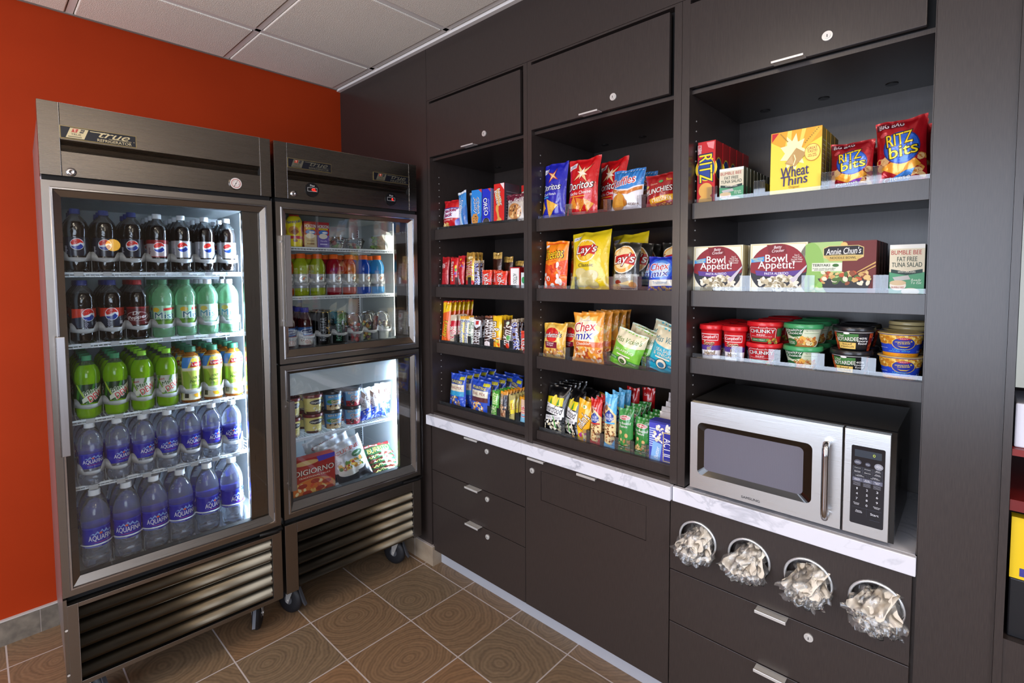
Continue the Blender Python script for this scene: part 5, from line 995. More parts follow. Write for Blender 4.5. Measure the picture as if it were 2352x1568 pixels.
# second shelf: bowls in card sleeves
BW = [('r', .0, .0, 1, 1, '#ece6cc'), ('r', .02, .015, .98, .985, '#d8c890'), ('r', .035, .03, .965, .97, '#eee8d4'), ('p', ell(.5, .485, .5, .5, 44), '#2a2c34'), ('p', [(.5+.492*math.cos(R(a)), .49+.495*math.sin(R(a))) for a in range(-8, 189, 7)]+[(.12, .38), (.5, .34), (.88, .38)], '#8c1c28'), ('p', [(.3, .97), (.62, .97), (.66, .80), (.34, .78)], '#7a1420'), ('t', 'Betty\nCrocker', .50, .885, .22, .13, '#f4e8e8', 4, .3), ('p', [(.02, .70), (.26, .74), (.26, .64), (.02, .62)], '#4a9ad8'), ('t', 'GREAT FOR\nLUNCH!', .14, .675, .2, .07, '#f4e040'), ('t', 'Bowl', .47, .70, .38, .15, '#faf6f2'), ('t', 'App\u00e9tit!', .47, .545, .64, .20, '#faf6f2'), ('t', 'Easy 5-\nMinute Prep\nJust Add Water\n& Microwave!', .83, .69, .2, .16, '#f4e4dc'),
      ('p', [(.10, .46), (.5, .42), (.9, .46), (.88, .36), (.5, .32), (.12, .36)], '#5a3a8c'), ('t', 'PASTA ALFREDO', .48, .395, .42, .05, '#f0ecf6', 1), ('s', .17, .06, .84, .34, 56, .055, ['#e8e0cc', '#cfc4a8', '#f4efe2', '#b0a486'], 3), ('s', .17, .05, .84, .32, 56, .04, ['#f0ead8', '#c4b898', '#8a7e60'], 9), ('p', [(.72, .28), (.80, .34), (1, .56), (1, .52), (.84, .28), (.78, .22)], '#c8c0cc')]
bw = shelf_item('box', 2, 1, -2.162, -2.314, 1.583, .05, '#e8e2c8', BW, 'pasta_bowl_box', 'dark red pasta bowl pack, left one of two', 'ready meal box', side='#c8bc90')
row(bw, 2, .06, 'dark red pasta bowl pack %s in the left row', 'pasta bowl packs, left row')
b2_ = dup(bw, (bw.location.x, -2.412, bw.location.z), None, 'dark red pasta bowl pack, right one of two'); row(b2_, 2, .06, 'dark red pasta bowl pack %s in the right row', 'pasta bowl packs, right row')
AN = [('r', .5, 0, 1, 1, '#6a2420'), ('r', 0, 0, .5, 1, '#a8c87c'), ('e', .0, .5, .22, .5, '#8cb85c'), ('r', .02, .44, .50, .60, '#e0e4d0'), ('e', .52, .93, .055, .055, '#d8b86c'), ('p', [(.2, .88), (.28, .92), (.74, .92), (.82, .88), (.82, .70), (.74, .66), (.28, .66), (.2, .70)], '#d8c07c'), ('p', [(.21, .87), (.29, .91), (.73, .91), (.81, .87), (.81, .74), (.21, .74)], '#17141a'), ('t', "Annie Chun's", .51, .82, .54, .12, '#f6f2ee', 2, .25), ('t', 'ALL NATURAL ASIAN CUISINE', .51, .755, .38, .018, '#d8c890'), ('p', [(.22, .73), (.8, .73), (.72, .63), (.3, .63)], '#c8ac60'), ('t', 'NOODLE BOWL', .51, .69, .40, .042, '#3a2c1c'), ('t', 'TERIYAKI', .17, .555, .28, .05, '#3a3c2c'), ('e', .40, .55, .05, .03, '#3a6a2c'), ('t', 'Fresh cooked noodles\nand sauce with tofu', .22, .48, .36, .05, '#6a705c'),
      ('p', [(.12, .30), (.95, .30), (.86, .0), (.28, .0)], '#2a2a2e'), ('s', .18, .20, .90, .42, 56, .05, ['#c8a060', '#b8522c', '#e8dcc0', '#4a6a30', '#8a4a2c', '#d8b878'], 3), ('p', [(.72, .40), (1, .58), (1, .61), (.74, .43)], '#d0a860'), ('p', [(.76, .38), (1, .52), (1, .545), (.78, .40)], '#d0a860'), ('s', .0, .0, .2, .2, 12, .06, ['#8cc05c', '#c8d48c'], 8)]
an = shelf_item('box', 2, 1, -2.497, -2.646, 1.580, .05, '#7a2a22', AN, 'noodle_bowl_box', 'green and brown noodle bowl box between the pasta packs and the tuna', 'ready meal box', side='#5a1c1c')
row(an, 3, .056, 'green and brown noodle bowl box %s in its row', 'noodle bowl boxes')
tz = place(box('tuna_box', .070, .130, .028, '#4f9a70', TU, '#2c4438'), 'tuna_box', 'green and cream tuna salad box at the right end beside the noodle bowls', 'tuna box', on_shelf(2, 1, -2.674, -2.744, .066))
row(tz, 5, .033, 'green tuna salad box %s in the row by the noodle bowls', 'tuna salad boxes by the noodle bowls')
# third shelf: cups and tubs
def tub(name, r0, r1, h, col, items, lid, lh, label, c, k, y, x, dz=0., grp=None, span=160, rim=.82, z=None):
    m = tubmesh(r0, r1, h, col, items, span); lm = lidmesh(r1+.0035, lh, lid, h-.0035 if lh > .008 else h+.0015, rim)
    return place(m.mesh(name), name, label, 'food tub', (x, y, SHZ[c][k]+dz+.0008), grp, R(6), parts=[('lid', lm.mesh('lid'), None)])
SOUP = [('r', 0, 0, 1, .30, '#f2eef0'), ('r', 0, .30, 1, .46, '#5a3a8c'), ('r', .18, .62, .82, .84, '#f4e8e8'), ('r', .20, .64, .80, .82, '#c01c24'), ('t', "Campbell's", .5, .73, .54, .12, '#f8f4f2', 2, .25), ('t', 'Soup\nat\nHand', .5, .38, .42, .42, '#1c1414', 4, .2, '#e8c8a0'), ('t', '80 CALORIES', .5, .14, .6, .07, '#6a4a7c')]
s1 = tub('soup_cup', .027, .034, .100, '#c8161e', SOUP, '#d01a22', .016, 'red sipping soup cup, left one at the front', 2, 2, -2.210, .088)
row(s1, 3, .074, 'red sipping soup cup %s in the left row', 'red soup cups, left row')
s2 = dup(s1, (.086, -2.284, s1.location.z), None, 'red sipping soup cup, right one at the front'); row(s2, 3, .074, 'red sipping soup cup %s in the right row', 'red soup cups, right row')
CK = [('p', [(.14, .18), (.14, .80), (.2, .88), (.4, .88), (.42, .96), (.58, .96), (.6, .88), (.76, .88), (.8, .80), (.8, .18)], '#f0e4e4'), ('p', [(.15, .2), (.15, .78), (.21, .86), (.41, .86), (.43, .94), (.57, .94), (.59, .86), (.75, .86), (.79, .78), (.79, .2)], '#b8141e'), ('t', "Campbell's", .5, .86, .2, .07, '#f6f0ee', 0, .2), ('t', 'CHUNKY', .47, .68, .58, .20, '#f8f6f4', 1, 0, '#201416'), ('t', 'BEEF', .46, .47, .2, .07, '#f6f0ee'), ('t', 'WITH COUNTRY VEGETABLES', .46, .39, .5, .035, '#f6f0ee'), ('r', .18, .08, .6, .28, '#2c6a3c'), ('t', 'LEAN MEAT', .4, .19, .3, .06, '#e8f0e4'), ('r', .82, .4, .99, .86, '#2c5a34'), ('s', .58, .04, .86, .26, 14, .05, ['#e0862c', '#6a3c20', '#d8b060', '#6a8a3c'], 3)]
HC = [('p', [(.08, .96), (.55, .96), (.5, .56), (.3, .48), (.12, .6)], '#1f5c30'), ('t', 'Healthy\nChoice', .32, .78, .42, .30, '#f6f6f0', 4, .1), ('t', '9g of PROTEIN', .74, .84, .3, .05, '#4a5a3c'), ('r', .56, .70, .92, .72, '#8aa87c'), ('e', .55, .16, .46, .32, '#f0ead8'), ('e', .55, .18, .40, .26, '#b0703a'), ('s', .36, .12, .82, .46, 30, .06, ['#e8c890', '#f0dcb0', '#c86c34', '#8aa044', '#e8b050'], 3), ('e', .22, .18, .17, .22, '#2c6a38'), ('t', 'Chicken\nNoodle', .22, .18, .24, .16, '#e8f0e0')]
BY = [('r', 0, .9, 1, 1, '#f0eee8'), ('p', [(0, 0), (.16, 0), (.14, .88), (0, .88)], '#a83418'), ('p', [(.86, 0), (1, 0), (1, .88), (.84, .88)], '#b03c1c'), ('s', .0, .1, .14, .8, 10, .06, ['#d86a30', '#7c1c10'], 3), ('s', .88, .1, 1, .8, 10, .06, ['#d86a30', '#7c1c10'], 4), ('p', [(.14, .84), (.6, .84), (.6, .48), (.14, .42)], '#3f7a3c'), ('t', 'Chef', .26, .73, .14, .10, '#f6f2e8', 0, .3), ('t', 'BOYARDEE', .38, .57, .46, .19, '#f8f4ec', 3, 0, '#1f3a20'), ('e', .38, .86, .06, .05, '#f4f2ee'), ('r', .18, .08, .56, .40, '#e8c468'), ('t', 'beef\nravioli', .38, .26, .28, .22, '#3a2418'), ('t', '40%\nmore\nfood', .70, .50, .22, .36, '#f8f6f2')]
KR = [('r', 0, .0, 1, .16, '#e89a1c'), ('t', 'original flavor', .6, .08, .28, .05, '#5a3c1c'), ('p', [(0, .58), (.2, .55), (.4, .64), (.65, .62), (.85, .58), (1, .60), (1, 1), (0, 1)], '#e8b848'), ('s', .02, .64, .98, .98, 56, .045, ['#f4d070', '#d8962c', '#fae4a0', '#c87f22'], 3), ('s', .02, .64, .98, .98, 40, .035, ['#f8dc88', '#d08a28'], 6), ('e', .55, .62, .21, .30, '#f0c840'), ('e', .55, .62, .195, .28, '#2434a0'), ('e', .55, .84, .11, .05, '#c83040'), ('t', 'KRAFT', .55, .84, .13, .04, '#f8f4f4'), ('t', 'macaroni &\nCHEESE', .55, .67, .29, .16, '#f4d83c', 4), ('p', [(.44, .52), (.5, .44), (.6, .44), (.66, .52), (.6, .48), (.5, .48)], '#f4c820'), ('t', 'cheesy\nmade easy', .48, .30, .40, .18, '#58c0f0', 2, .1), ('t', '3.5', .86, .26, .1, .08, '#c8e0f8'), ('t', 'MACARONI & CHEESE', .16, .38, .2, .04, '#c8d8f8')]
def stack(name, r0, r1, h, col, items, lid, lh, words, y, ytop, x, n, pitch, top_dz, word_row):
    a = tub(name, r0, r1, h, col, items, lid, lh, words+', lower one of the front stack', 2, 2, y, x)
    b = dup(a, (x, ytop, SHZ[2][2]+top_dz), None, words+', upper one of the front stack')
    for o, wd in ((a, 'lower'), (b, 'upper')): row(o, n, pitch, words+', '+wd+' one, %s stack from the front', word_row+', '+wd+' layer')
stack('soup_bowl', .040, .0475, .055, '#c01620', CK, '#cc1822', .014, 'red chunky soup bowl', -2.367, -2.369, .100, 2, .108, .0665, 'red soup bowls')
stack('soup_bowl', .034, .0475, .055, '#d8e0c4', HC, '#3f9a60', .014, 'green lidded chicken soup bowl', -2.472, -2.472, .100, 2, .108, .0665, 'green soup bowls')
stack('pasta_bowl', .035, .0460, .055, '#16161a', BY, '#17171a', .014, 'black lidded ravioli bowl', -2.590, -2.595, .100, 1, .108, .0665, 'black ravioli bowls')
stack('macaroni_cup', .036, .0455, .056, '#2a4ccc', KR, '#c8b070', .003, 'blue and yellow macaroni cup', -2.699, -2.698, .098, 1, .106, .0610, 'macaroni cups')
for i in range(2): place(lidmesh(.044, .010, '#b8a878', 0, .8).mesh('foil_lid_tub'), 'tub_lid', 'silver and gold round tub seen behind the macaroni cups, %s' % ['lower', 'upper'][i], 'food tub', (.21+.0*i, -2.705, SHZ[2][2]+.1215+.012*i), 'round tubs behind the macaroni')
# ---------------------------------------------------------------- drinks
def lathe_mesh(prof, m, seg=28, **kw): return MB().lathe(prof, m, seg, **kw).mesh('body')
def sleeve(r, z0, z1, col, items, span=170, rough=.3, rf=None, metal=0., alpha=None):
    m = MB(); n = 8; f = rf or (lambda v: r)
    m.lathe([(f(k/n)+.0003, z0+(z1-z0)*k/n) for k in range(n+1)], alpha or mat(col, rough, metal, .3), 36, caps=False)
    def mp(u, v, off): a = R(span)*(u-.5); rr = f(v)+.0003+off; return (rr*math.sin(a), -rr*math.cos(a), z0+(z1-z0)*v)
    art(m, items, mp, R(span)*r, z1-z0, False, .0004, .00008, .06, rough, .3, metal)
    return m.mesh('label')
def cap(r, z, h, col):
    def mod(a, zz, j): return 1+.02*math.cos(30*a) if j in (1, 2) else 1
    return MB().lathe([(r*.8, z-.003), (r*1.04, z-.003), (r*1.04, z), (r, z+.001), (r, z+h-.001), (r*.93, z+h)], mat(col, .45, 0, .1), 32, mod=None).mesh('cap')
def petal(a, z, j): return 1+(.07*math.cos(5*a)*max(0, 1-z/.022) if z < .022 else 0)
K = .0352
P20 = [(.020, 0.0), (.029, .002), (.0335, .012), (.0348, .030), (.0350, .050), (.0338, .056), (.0338, .118), (.0350, .124), (.0358, .140), (.0345, .156), (.030, .170), (.0225, .182), (.0155, .190), (.0128, .195), (.0128, .204)]
COLA = mat('#0d0504', .06, 0, .6); HEAD = clear_mat('bottle_headspace', (.62, .66, .68), 1.3, .04, .10)
def bands(P, main, fill=.168): return [main if P[i][1] < fill else HEAD for i in range(len(P)-1)]
def bottle(name, label, loc, rz, body, capm, lab, extra=None):
    """body/cap/label meshes under an empty"""
    t = thing(name, label, 'bottle', loc, rz)
    for nm, me in (('body', body), ('cap', capm), ('label', lab)):
        if me: p = bpy.data.objects.new(nm, me); C.objects.link(p); p.parent = t
    return t
RA = R(170)*.034/.062
GLOBE = lambda u, v, r: [('e', u, v, r, r*RA, '#e8ecf4'), ('p', [(u+r*.92*math.cos(R(a)), v+RA*r*.92*math.sin(R(a))) for a in range(15, 166, 15)]+[(u-.7*r, v-RA*r*.12), (u-.1*r, v+RA*r*.02), (u+.4*r, v+RA*r*.30)], '#d8261c'), ('p', [(u+r*.92*math.cos(R(a)), v+RA*r*.92*math.sin(R(a))) for a in range(200, 341, 14)]+[(u+.5*r, v+RA*r*.08), (u+.05*r, v-RA*r*.28), (u-.4*r, v-RA*r*.38)], '#1c3c9c')]
PEP = [('t', 'pepsi', .16, .30, .36*1.0, .16, '#c8cce0', 90)]+[('e', .52, .60, .17, .17, '#e8ecf4')]
def globe_items(): return GLOBE(.55, .62, .19)+[('t', 'pepsi', .24, .28, .30, .18, '#c8ccdc', 88)]
pepsi_lab = sleeve(.0338, .056, .118, '#0c1024', globe_items())
diet_lab = sleeve(.0338, .056, .118, '#c9ccd4', GLOBE(.55, .62, .19)+[('t', 'pepsi', .24, .3, .30, .18, '#5a6080', 88)], rough=.25, metal=.5)
dred_lab = sleeve(.0338, .056, .118, '#c8b8bc', [('r', 0, .78, 1, 1, '#8a1c20'), ('r', 0, 0, 1, .05, '#8a1c20')]+GLOBE(.55, .56, .19)+[('t', 'pepsi', .24, .3, .30, .18, '#6a3040', 88)], rough=.3, metal=.3)
cher_lab = sleeve(.0338, .048, .118, '#1c2236', [('p', [(0, .55), (.4, .62), (.7, .56), (1, .66), (1, 1), (0, 1)], '#c8341c'), ('r', 0, 0, 1, .03, '#c8341c')]+GLOBE(.5, .70, .19)+[('t', 'pepsi', .42, .26, .32, .18, '#b8bcd0', 90), ('r', .72, .2, .82, .36, '#c8ccd8')])
drp_lab = sleeve(.0338, .048, .118, '#5c0e16', [('r', 0, .92, 1, 1, '#8a1c20'), ('e', .52, .52, .36, .24, '#e8dcdc'), ('e', .52, .52, .345, .225, '#5c0e16'), ('t', 'Dr\nPepper', .52, .56, .62, .44, '#f4f0ee', 8, .2), ('r', .75, .15, .98, .2, '#c8b0b0')])
def mist(base, tx): return [('r', .05, .02, .95, .26, '#6a9a30'), ('e', .25, .78, .13, .13, '#f0c838'), ('p', [(.5, .72), (.95, .80), (.95, .92), (.5, .86)], '#c83a30'), ('t', 'Mist', .55, .48, .66, .34, tx, 0, 0, '#e8f8ec'), ('t', 'NATURAL', .55, .24, .6, .10, '#2c5a3c')]
mist_lab = sleeve(.0338, .050, .118, '#a4dcb0', mist('', '#2c6a7c')); mist2_lab = sleeve(.0338, .050, .118, '#c8ecd8', [('e', .3, .78, .13, .13, '#e8d868'), ('t', 'Mist', .5, .5, .66, .34, '#58a8c0', 0, 0, '#eefaf4'), ('t', '0 CALORIE', .5, .26, .5, .10, '#78b89c')])
def dew(base, a, b): return [('p', [(.0, .2), (.15, 1), (.25, 1), (.1, 0)], a), ('p', [(.35, 0), (.55, 1), (.62, 1), (.45, 0)], a), ('p', [(.75, 0), (.92, 1), (1, .9), (.85, 0)], b), ('p', [(.05, 1), (.3, .3), (.34, .36), (.12, 1)], b), ('p', [(.26, .06), (.66, .44), (.96, .74), (.92, .96), (.4, .50), (.24, .26)], '#e8ecd8'), ('t', 'Mtn', .44, .62, .34, .22, '#2c5a20', 22, .2, '#e8ecd8'), ('t', 'DEW', .62, .42, .52, .30, '#d02420', 32, .3, '#f4f0e4')]
dew_lab = sleeve(.0338, .050, .118, '#1c3a18', dew('', '#3f7c28', '#a8c83c')); ddew_lab = sleeve(.0338, .050, .118, '#d0d4cc', dew('', '#5a8a3c', '#8ab83c')+[('t', 'diet', .28, .82, .2, .12, '#c02420', 10)])
DEWL = liquid('yellow_green_soda', '#a8e020', .55, 1.33, .05, .05); GRN = liquid('green_bottle', '#b8f0c8', .75, 1.33, .04, .12, 70)
WATER = liquid('water_bottle_plastic', '#eef4ff', .93, 1.30, .02, .25, 55); TEA = liquid('tea', '#c87a24', .6, 1.33, .05)
b_cola = lathe_mesh(P20, bands(P20, COLA), mod=petal); b_dew = lathe_mesh(P20, bands(P20, DEWL, .175), mod=petal); b_mist = lathe_mesh(P20, bands(P20, GRN, .21), mod=petal)
def ribs(a, z, j): return petal(a, z, j)
Pw = [(.020, 0), (.029, .002), (.0335, .012), (.0345, .026), (.0333, .030), (.0347, .036), (.0335, .042), (.0347, .048), (.0340, .056), (.0330, .060), (.0330, .112), (.0345, .118), (.0355, .136), (.0345, .152), (.030, .168), (.0225, .181), (.0155, .189), (.0125, .194), (.0125, .203)]
b_wat = lathe_mesh(Pw, WATER, 32, mod=petal)
def aqua(n=0): return [('r', 0, .92, 1, 1, '#2c3cc0'), ('p', [(.24, .60), (.32, .72), (.36, .66), (.42, .80), (.47, .70), (.53, .86), (.58, .72), (.64, .84), (.70, .68), (.76, .76), (.84, .60), (.76, .66), (.7, .62), (.64, .72), (.58, .64), (.53, .76), (.47, .62), (.42, .70), (.36, .60), (.3, .66)], '#8ab4f4'), ('e', .5, .68, .04, .05, '#e8603c'), ('t', 'AQUAFINA', .54, .44, .66, .30, '#eef2fc', 0, 0), ('p', [(.24, .26), (.5, .22), (.84, .26), (.5, .245)], '#d83a3c'), ('t', 'Pure Water', .54, .15, .4, .07, '#8aa0e8')]
aq_lab = sleeve(.0330, .062, .112, '#1a24a4', aqua(), alpha=mat('#1c28b4', .25, 0, .5))
PL = [(.024, 0), (.034, .002), (.0395, .014), (.0408, .034), (.0395, .040), (.0408, .048), (.0395, .056), (.0408, .064), (.0398, .076), (.0398, .146), (.0412, .156), (.0408, .176), (.038, .196), (.032, .216), (.0225, .234), (.016, .243), (.0138, .247), (.0138, .256)]
b_lit = lathe_mesh(PL, WATER, 32, mod=petal); aql_lab = sleeve(.0398, .078, .146, '#1a24a4', aqua()+[('r', .1, .02, .5, .05, '#8aa0e8')], alpha=mat('#1c28b4', .25, 0, .5))
PT = [(.026, 0), (.0325, .002), (.0345, .012), (.0325, .040), (.0305, .075), (.0318, .105), (.0340, .128), (.0352, .140), (.0348, .155), (.031, .172), (.0235, .184), (.0175, .188), (.0175, .200)]
b_tea = lathe_mesh(PT, [TEA]*(len(PT)-1), 28)
def tea_r(v):
    z = .012+v*.165
    for (r0, z0), (r1, z1) in zip(PT, PT[1:]):
        if z0 <= z <= z1: return r0+(r1-r0)*(z-z0)/(z1-z0)
    return .03
tea_lab = sleeve(.034, .012, .177, '#dfe08c', [('r', 0, 0, 1, .26, '#ece6cc'), ('r', 0, .26, 1, .66, '#9cc040'), ('p', [(.2, .66), (.5, .3), (.8, .66)], '#c8d860'), ('p', [(0, .73), (1, .73), (1, .98), (0, .98)], '#4a90e0'), ('p', [(.2, .73), (.9, .73), (.8, .98), (.35, .98)], '#f0d848'), ('r', 0, .68, 1, .74, '#f4f0e4'), ('p', [(.28, .76), (.34, .86), (.86, .88), (.82, .76)], '#c81c24'), ('t', 'Lipton', .57, .815, .44, .07, '#fbf4e4', 3), ('t', '100%\nNatural', .52, .47, .5, .14, '#2c4a1c', 3, .2), ('t', 'GREEN TEA', .5, .33, .4, .035, '#3a5a24'), ('e', .55, .13, .17, .085, '#f0b020'), ('e', .68, .15, .14, .07, '#c8d840'), ('r', .08, .05, .22, .2, '#3a3a30')], rf=tea_r)
c_blue, c_white, c_green, c_lime, c_red, c_teag, c_dg = [cap(.0142, .199, .0145, h) for h in ('#24306c', '#e4e8ee', '#3a8a5c', '#8ccc30', '#8a1a20', '#1f6a44', '#4a7c5a')]
c_w2 = cap(.0152, .199, .0150, '#eef2f8'); c_tea = cap(.0190, .196, .0165, '#1f5c40'); c_lit = cap(.0168, .251, .0165, '#eef2f8')
LANE7 = ['leftmost', 'second', 'third', 'middle', 'fifth', 'sixth', 'rightmost']; LANE6 = ['leftmost', 'second', 'third', 'fourth', 'fifth', 'rightmost']
DEPTH = ['at the front', 'second from front', 'third from front', 'fourth from front', 'fifth from front', 'sixth from front']
def lane(words, shelf, ln, meshes, lx, ly0, z, n, pitch, grp, w='A', turn=0, name='drink_bottle', dx=0.):
    body, cp_, lb = meshes; p = fr(w, lx, ly0, z)
    root = bottle(name, '%s, %s, %s lane, %s' % (words, shelf, ln, DEPTH[0]), p, FRG[w][2]+R(turn), body, cp_, lb); root['group'] = grp
    rr = random.Random(int(lx*1000)+int(z*100))
    for i in range(1, n):
        q = fr(w, lx+dx*i, ly0+pitch*i, z); dup(root, q, (0, 0, FRG[w][2]+R(rr.uniform(-60, 60))), '%s, %s, %s lane, %s' % (words, shelf, ln, DEPTH[i]))
    return root
TU_ = -32  # labels roughly facing the shopper to the right
S = SHA; ZO = .0022
rt = [18, 10, 5, 14, 8, 30, 6]
for i, (lx, ws, ms, n) in enumerate([(.084, 'blue capped cola bottle', (b_cola, c_blue, pepsi_lab), 3), (.160, 'blue capped cola bottle', (b_cola, c_blue, pepsi_lab), 3), (.238, 'blue capped cola bottle', (b_cola, c_blue, pepsi_lab), 3), (.314, 'white capped cola bottle with red banded label', (b_cola, c_white, dred_lab), 4),
        (.390, 'white capped cola bottle, silver label', (b_cola, c_white, diet_lab), 4), (.468, 'white capped cola bottle, silver label', (b_cola, c_white, diet_lab), 4), (.545, 'white capped cola bottle, silver label', (b_cola, c_white, diet_lab), 4)]):
    lane(ws, 'top shelf', LANE7[i], ms, lx, .110, S[0]+ZO, n, .076, 'cola bottles on the top shelf', turn=-18+rt[i]*.6)
for i, (lx, ws, ms, n) in enumerate([(.094, 'cola bottle with red and navy label', (b_cola, c_blue, cher_lab), 4), (.172, 'cola bottle with red and navy label', (b_cola, c_blue, cher_lab), 4), (.246, 'red capped dark soda bottle, maroon label', (b_cola, c_red, drp_lab), 4), (.324, 'green capped lemon soda bottle', (b_mist, c_dg, mist_lab), 4),
        (.398, 'green capped lemon soda bottle', (b_mist, c_dg, mist_lab), 4), (.472, 'white capped pale lemon soda bottle', (b_mist, c_white, mist2_lab), 4), (.547, 'white capped pale lemon soda bottle', (b_mist, c_white, mist2_lab), 4)]):
    lane(ws, 'second shelf', LANE7[i], ms, lx, .110, S[1]+ZO, n, .076, 'soda bottles on the second shelf', turn=[20, -8, -15, -10, 18, -5, -8][i])
for i, (lx, ws, ms, n) in enumerate([(.096, 'yellow green soda bottle, dark label', (b_dew, c_green, dew_lab), 5), (.173, 'yellow green soda bottle, dark label', (b_dew, c_green, dew_lab), 5), (.251, 'lime capped soda bottle, pale label', (b_dew, c_lime, ddew_lab), 5), (.327, 'lime capped soda bottle, pale label', (b_dew, c_lime, ddew_lab), 5),
        (.404, 'green capped iced tea bottle', (b_tea, c_tea, tea_lab), 4), (.479, 'green capped iced tea bottle', (b_tea, c_tea, tea_lab), 4), (.555, 'green capped iced tea bottle', (b_tea, c_tea, tea_lab), 4)]):
    lane(ws, 'third shelf', LANE7[i], ms, lx, .110, S[2]+ZO, n, .075, 'soda and tea bottles on the third shelf', turn=[12, 6, -4, -2, 22, 4, 2][i])
for i, lx in enumerate([.0935, .169, .243, .318, .392, .465, .537]):
    lane('water bottle with blue label', 'fourth shelf', LANE7[i], (b_wat, c_w2, aq_lab), lx, .091, S[3]+ZO-.004, 3, .078, 'water bottles on the fourth shelf', turn=[6, 22, 26, -2, 16, 22, -6][i])
for i, lx in enumerate([.098, .186, .268, .351, .441, .529]):
    lane('large water bottle, blue label', 'floor of the left cooler', LANE6[i], (b_lit, c_lit, aql_lab), lx, .090, .5045, 3, .088, 'large water bottles on the cooler floor', turn=[14, -10, 4, 6, 24, 30][i])
# white bottle retainers along the shelf fronts
def retainer(w, z, lanes, ly, words, zt=.098, zl=.062, zb=.074, rad=.039):
    t = thing('bottle_retainer', words, 'bottle retainer', fr(w, 0, ly, z), FRG[w][2], 'white bottle retainers')
    m = MB(); pit = sum(lanes[i+1]-lanes[i] for i in range(len(lanes)-1))/(len(lanes)-1)
    edges = [lanes[0]-pit/2]+[(a+b)/2 for a, b in zip(lanes, lanes[1:])]+[lanes[-1]+pit/2]
    n = 14
    for i in range(len(lanes)):
        a, b = edges[i], edges[i+1]; vs = []
        for k in range(n+1):
            u = k/n; x = a+(b-a)*u; s = abs(2*u-1); y = -.030*(1-s**2.5); top = zb if s < .66 else zb+(zt-zb)*min(1, (s-.66)/.12)**.6
            bot = zl-.006*(1-s); vs += [(x, y-.001, bot), (x, y-.001, top), (x, y+.001, top), (x, y+.001, bot)]
        fs = [(4*k+j, 4*(k+1)+j, 4*(k+1)+(j+1) % 4, 4*k+(j+1) % 4) for k in range(n) for j in range(4)]
        m.add(vs, fs, MILKW, True)
    for e in edges: m.box(e-.0008, e+.0008, 0, .32, .002, .05, MILKY); 
    for l in lanes: m.box(l-.012, l+.012, -.036, -.028, -.012, .002, MILKW)
    m.build('front_band', t); return t
MILKW = clear_mat('white_retainer_plastic', (.9, .95, 1), .8, .2, .7, (1, 1, 1))
L1 = [.084, .160, .238, .314, .390, .468, .545]; L2 = [.094, .172, .246, .324, .398, .472, .547]; L3 = [.096, .173, .251, .327, .404, .479, .555]; L4 = [.0935, .169, .243, .318, .392, .465, .537]; L5 = [.098, .186, .268, .351, .441, .529]
retainer('A', S[0]+.003, L1, .100, 'white front retainer on the top shelf of the left cooler', .070, .040, .050)
retainer('A', S[1]+.003, L2, .100, 'white front retainer on the second shelf of the left cooler', .070, .040, .050)
retainer('A', S[2]+.003, L3, .100, 'white front retainer on the third shelf of the left cooler', .070, .040, .050)
retainer('A', S[3]+.003, L4, .082, 'white front retainer on the fourth shelf of the left cooler', .075, .042, .050)
t = thing('bottle_retainer', 'thin white looped retainer around the large water bottles', 'bottle retainer', fr('A', 0, .09, .5045), FRG['A'][2], 'white bottle retainers')
m = MB(); pts = []
for l in L5:
    for k in range(13): a = -1.30+2.6*k/12; pts.append((l+.0435*math.sin(a), -.0455*math.cos(a), .088))
m.tube(pts, .0026, WHITEP, 6); m.build('loop_band', t)
m = MB()
for l in L5: m.prism(ell(l, -.036, .026, .012, 14), 2, -.0006, .0022, WHITEP).prism(ell(l+.042, -.014, .006, .016, 10), 2, -.0006, .004, WHITEP).box(l+.0425, l+.0435, -.03, .3, 0, .06, MILKY)
m.build('base_foot', t)
# ---- right cooler, upper compartment
SB = [1.621, 1.407, 1.1815]
NQ = [(.024, 0), (.031, .003), (.033, .02), (.0335, .05), (.0325, .08), (.0335, .10), (.032, .118), (.026, .132), (.020, .138)]
def nq_r(v):
    z = .004+v*.126
    for (r0, z0), (r1, z1) in zip(NQ, NQ[1:]):
        if z0 <= z <= z1: return r0+(r1-r0)*(z-z0)/(z1-z0)
    return .03
nb = lathe_mesh(NQ, mat('#e8d41c', .3, 0, .4)); nl = sleeve(.033, .004, .130, '#ecd81e', [('r', 0, .26, 1, .36, '#b8242c'), ('t', 'Nesquik', .45, .84, .7, .14, '#2a2c9c', 8, .2), ('e', .42, .55, .22, .14, '#c88a3c'), ('p', [(.3, .5), (.5, .62), (.66, .5), (.5, .38)], '#8a4a24'), ('e', .5, .2, .1, .05, '#8a4a24'), ('e', .88, .6, .1, .15, '#e89c9c')], rf=nq_r)
nc = cap(.021, .138, .010, '#c8242c')
lane('yellow milk drink bottle', 'top shelf of the right cooler', 'leftmost', (nb, nc, nl), .124, .125, SB[0]+ZO, 1, .07, 'yellow milk drinks', 'B', -14, 'milk_drink_bottle'); lane('yellow milk drink bottle', 'top shelf of the right cooler', 'edge', (nb, nc, nl), .066, .150, SB[0]+ZO, 1, .07, 'yellow milk drinks', 'B', 30, 'milk_drink_bottle')
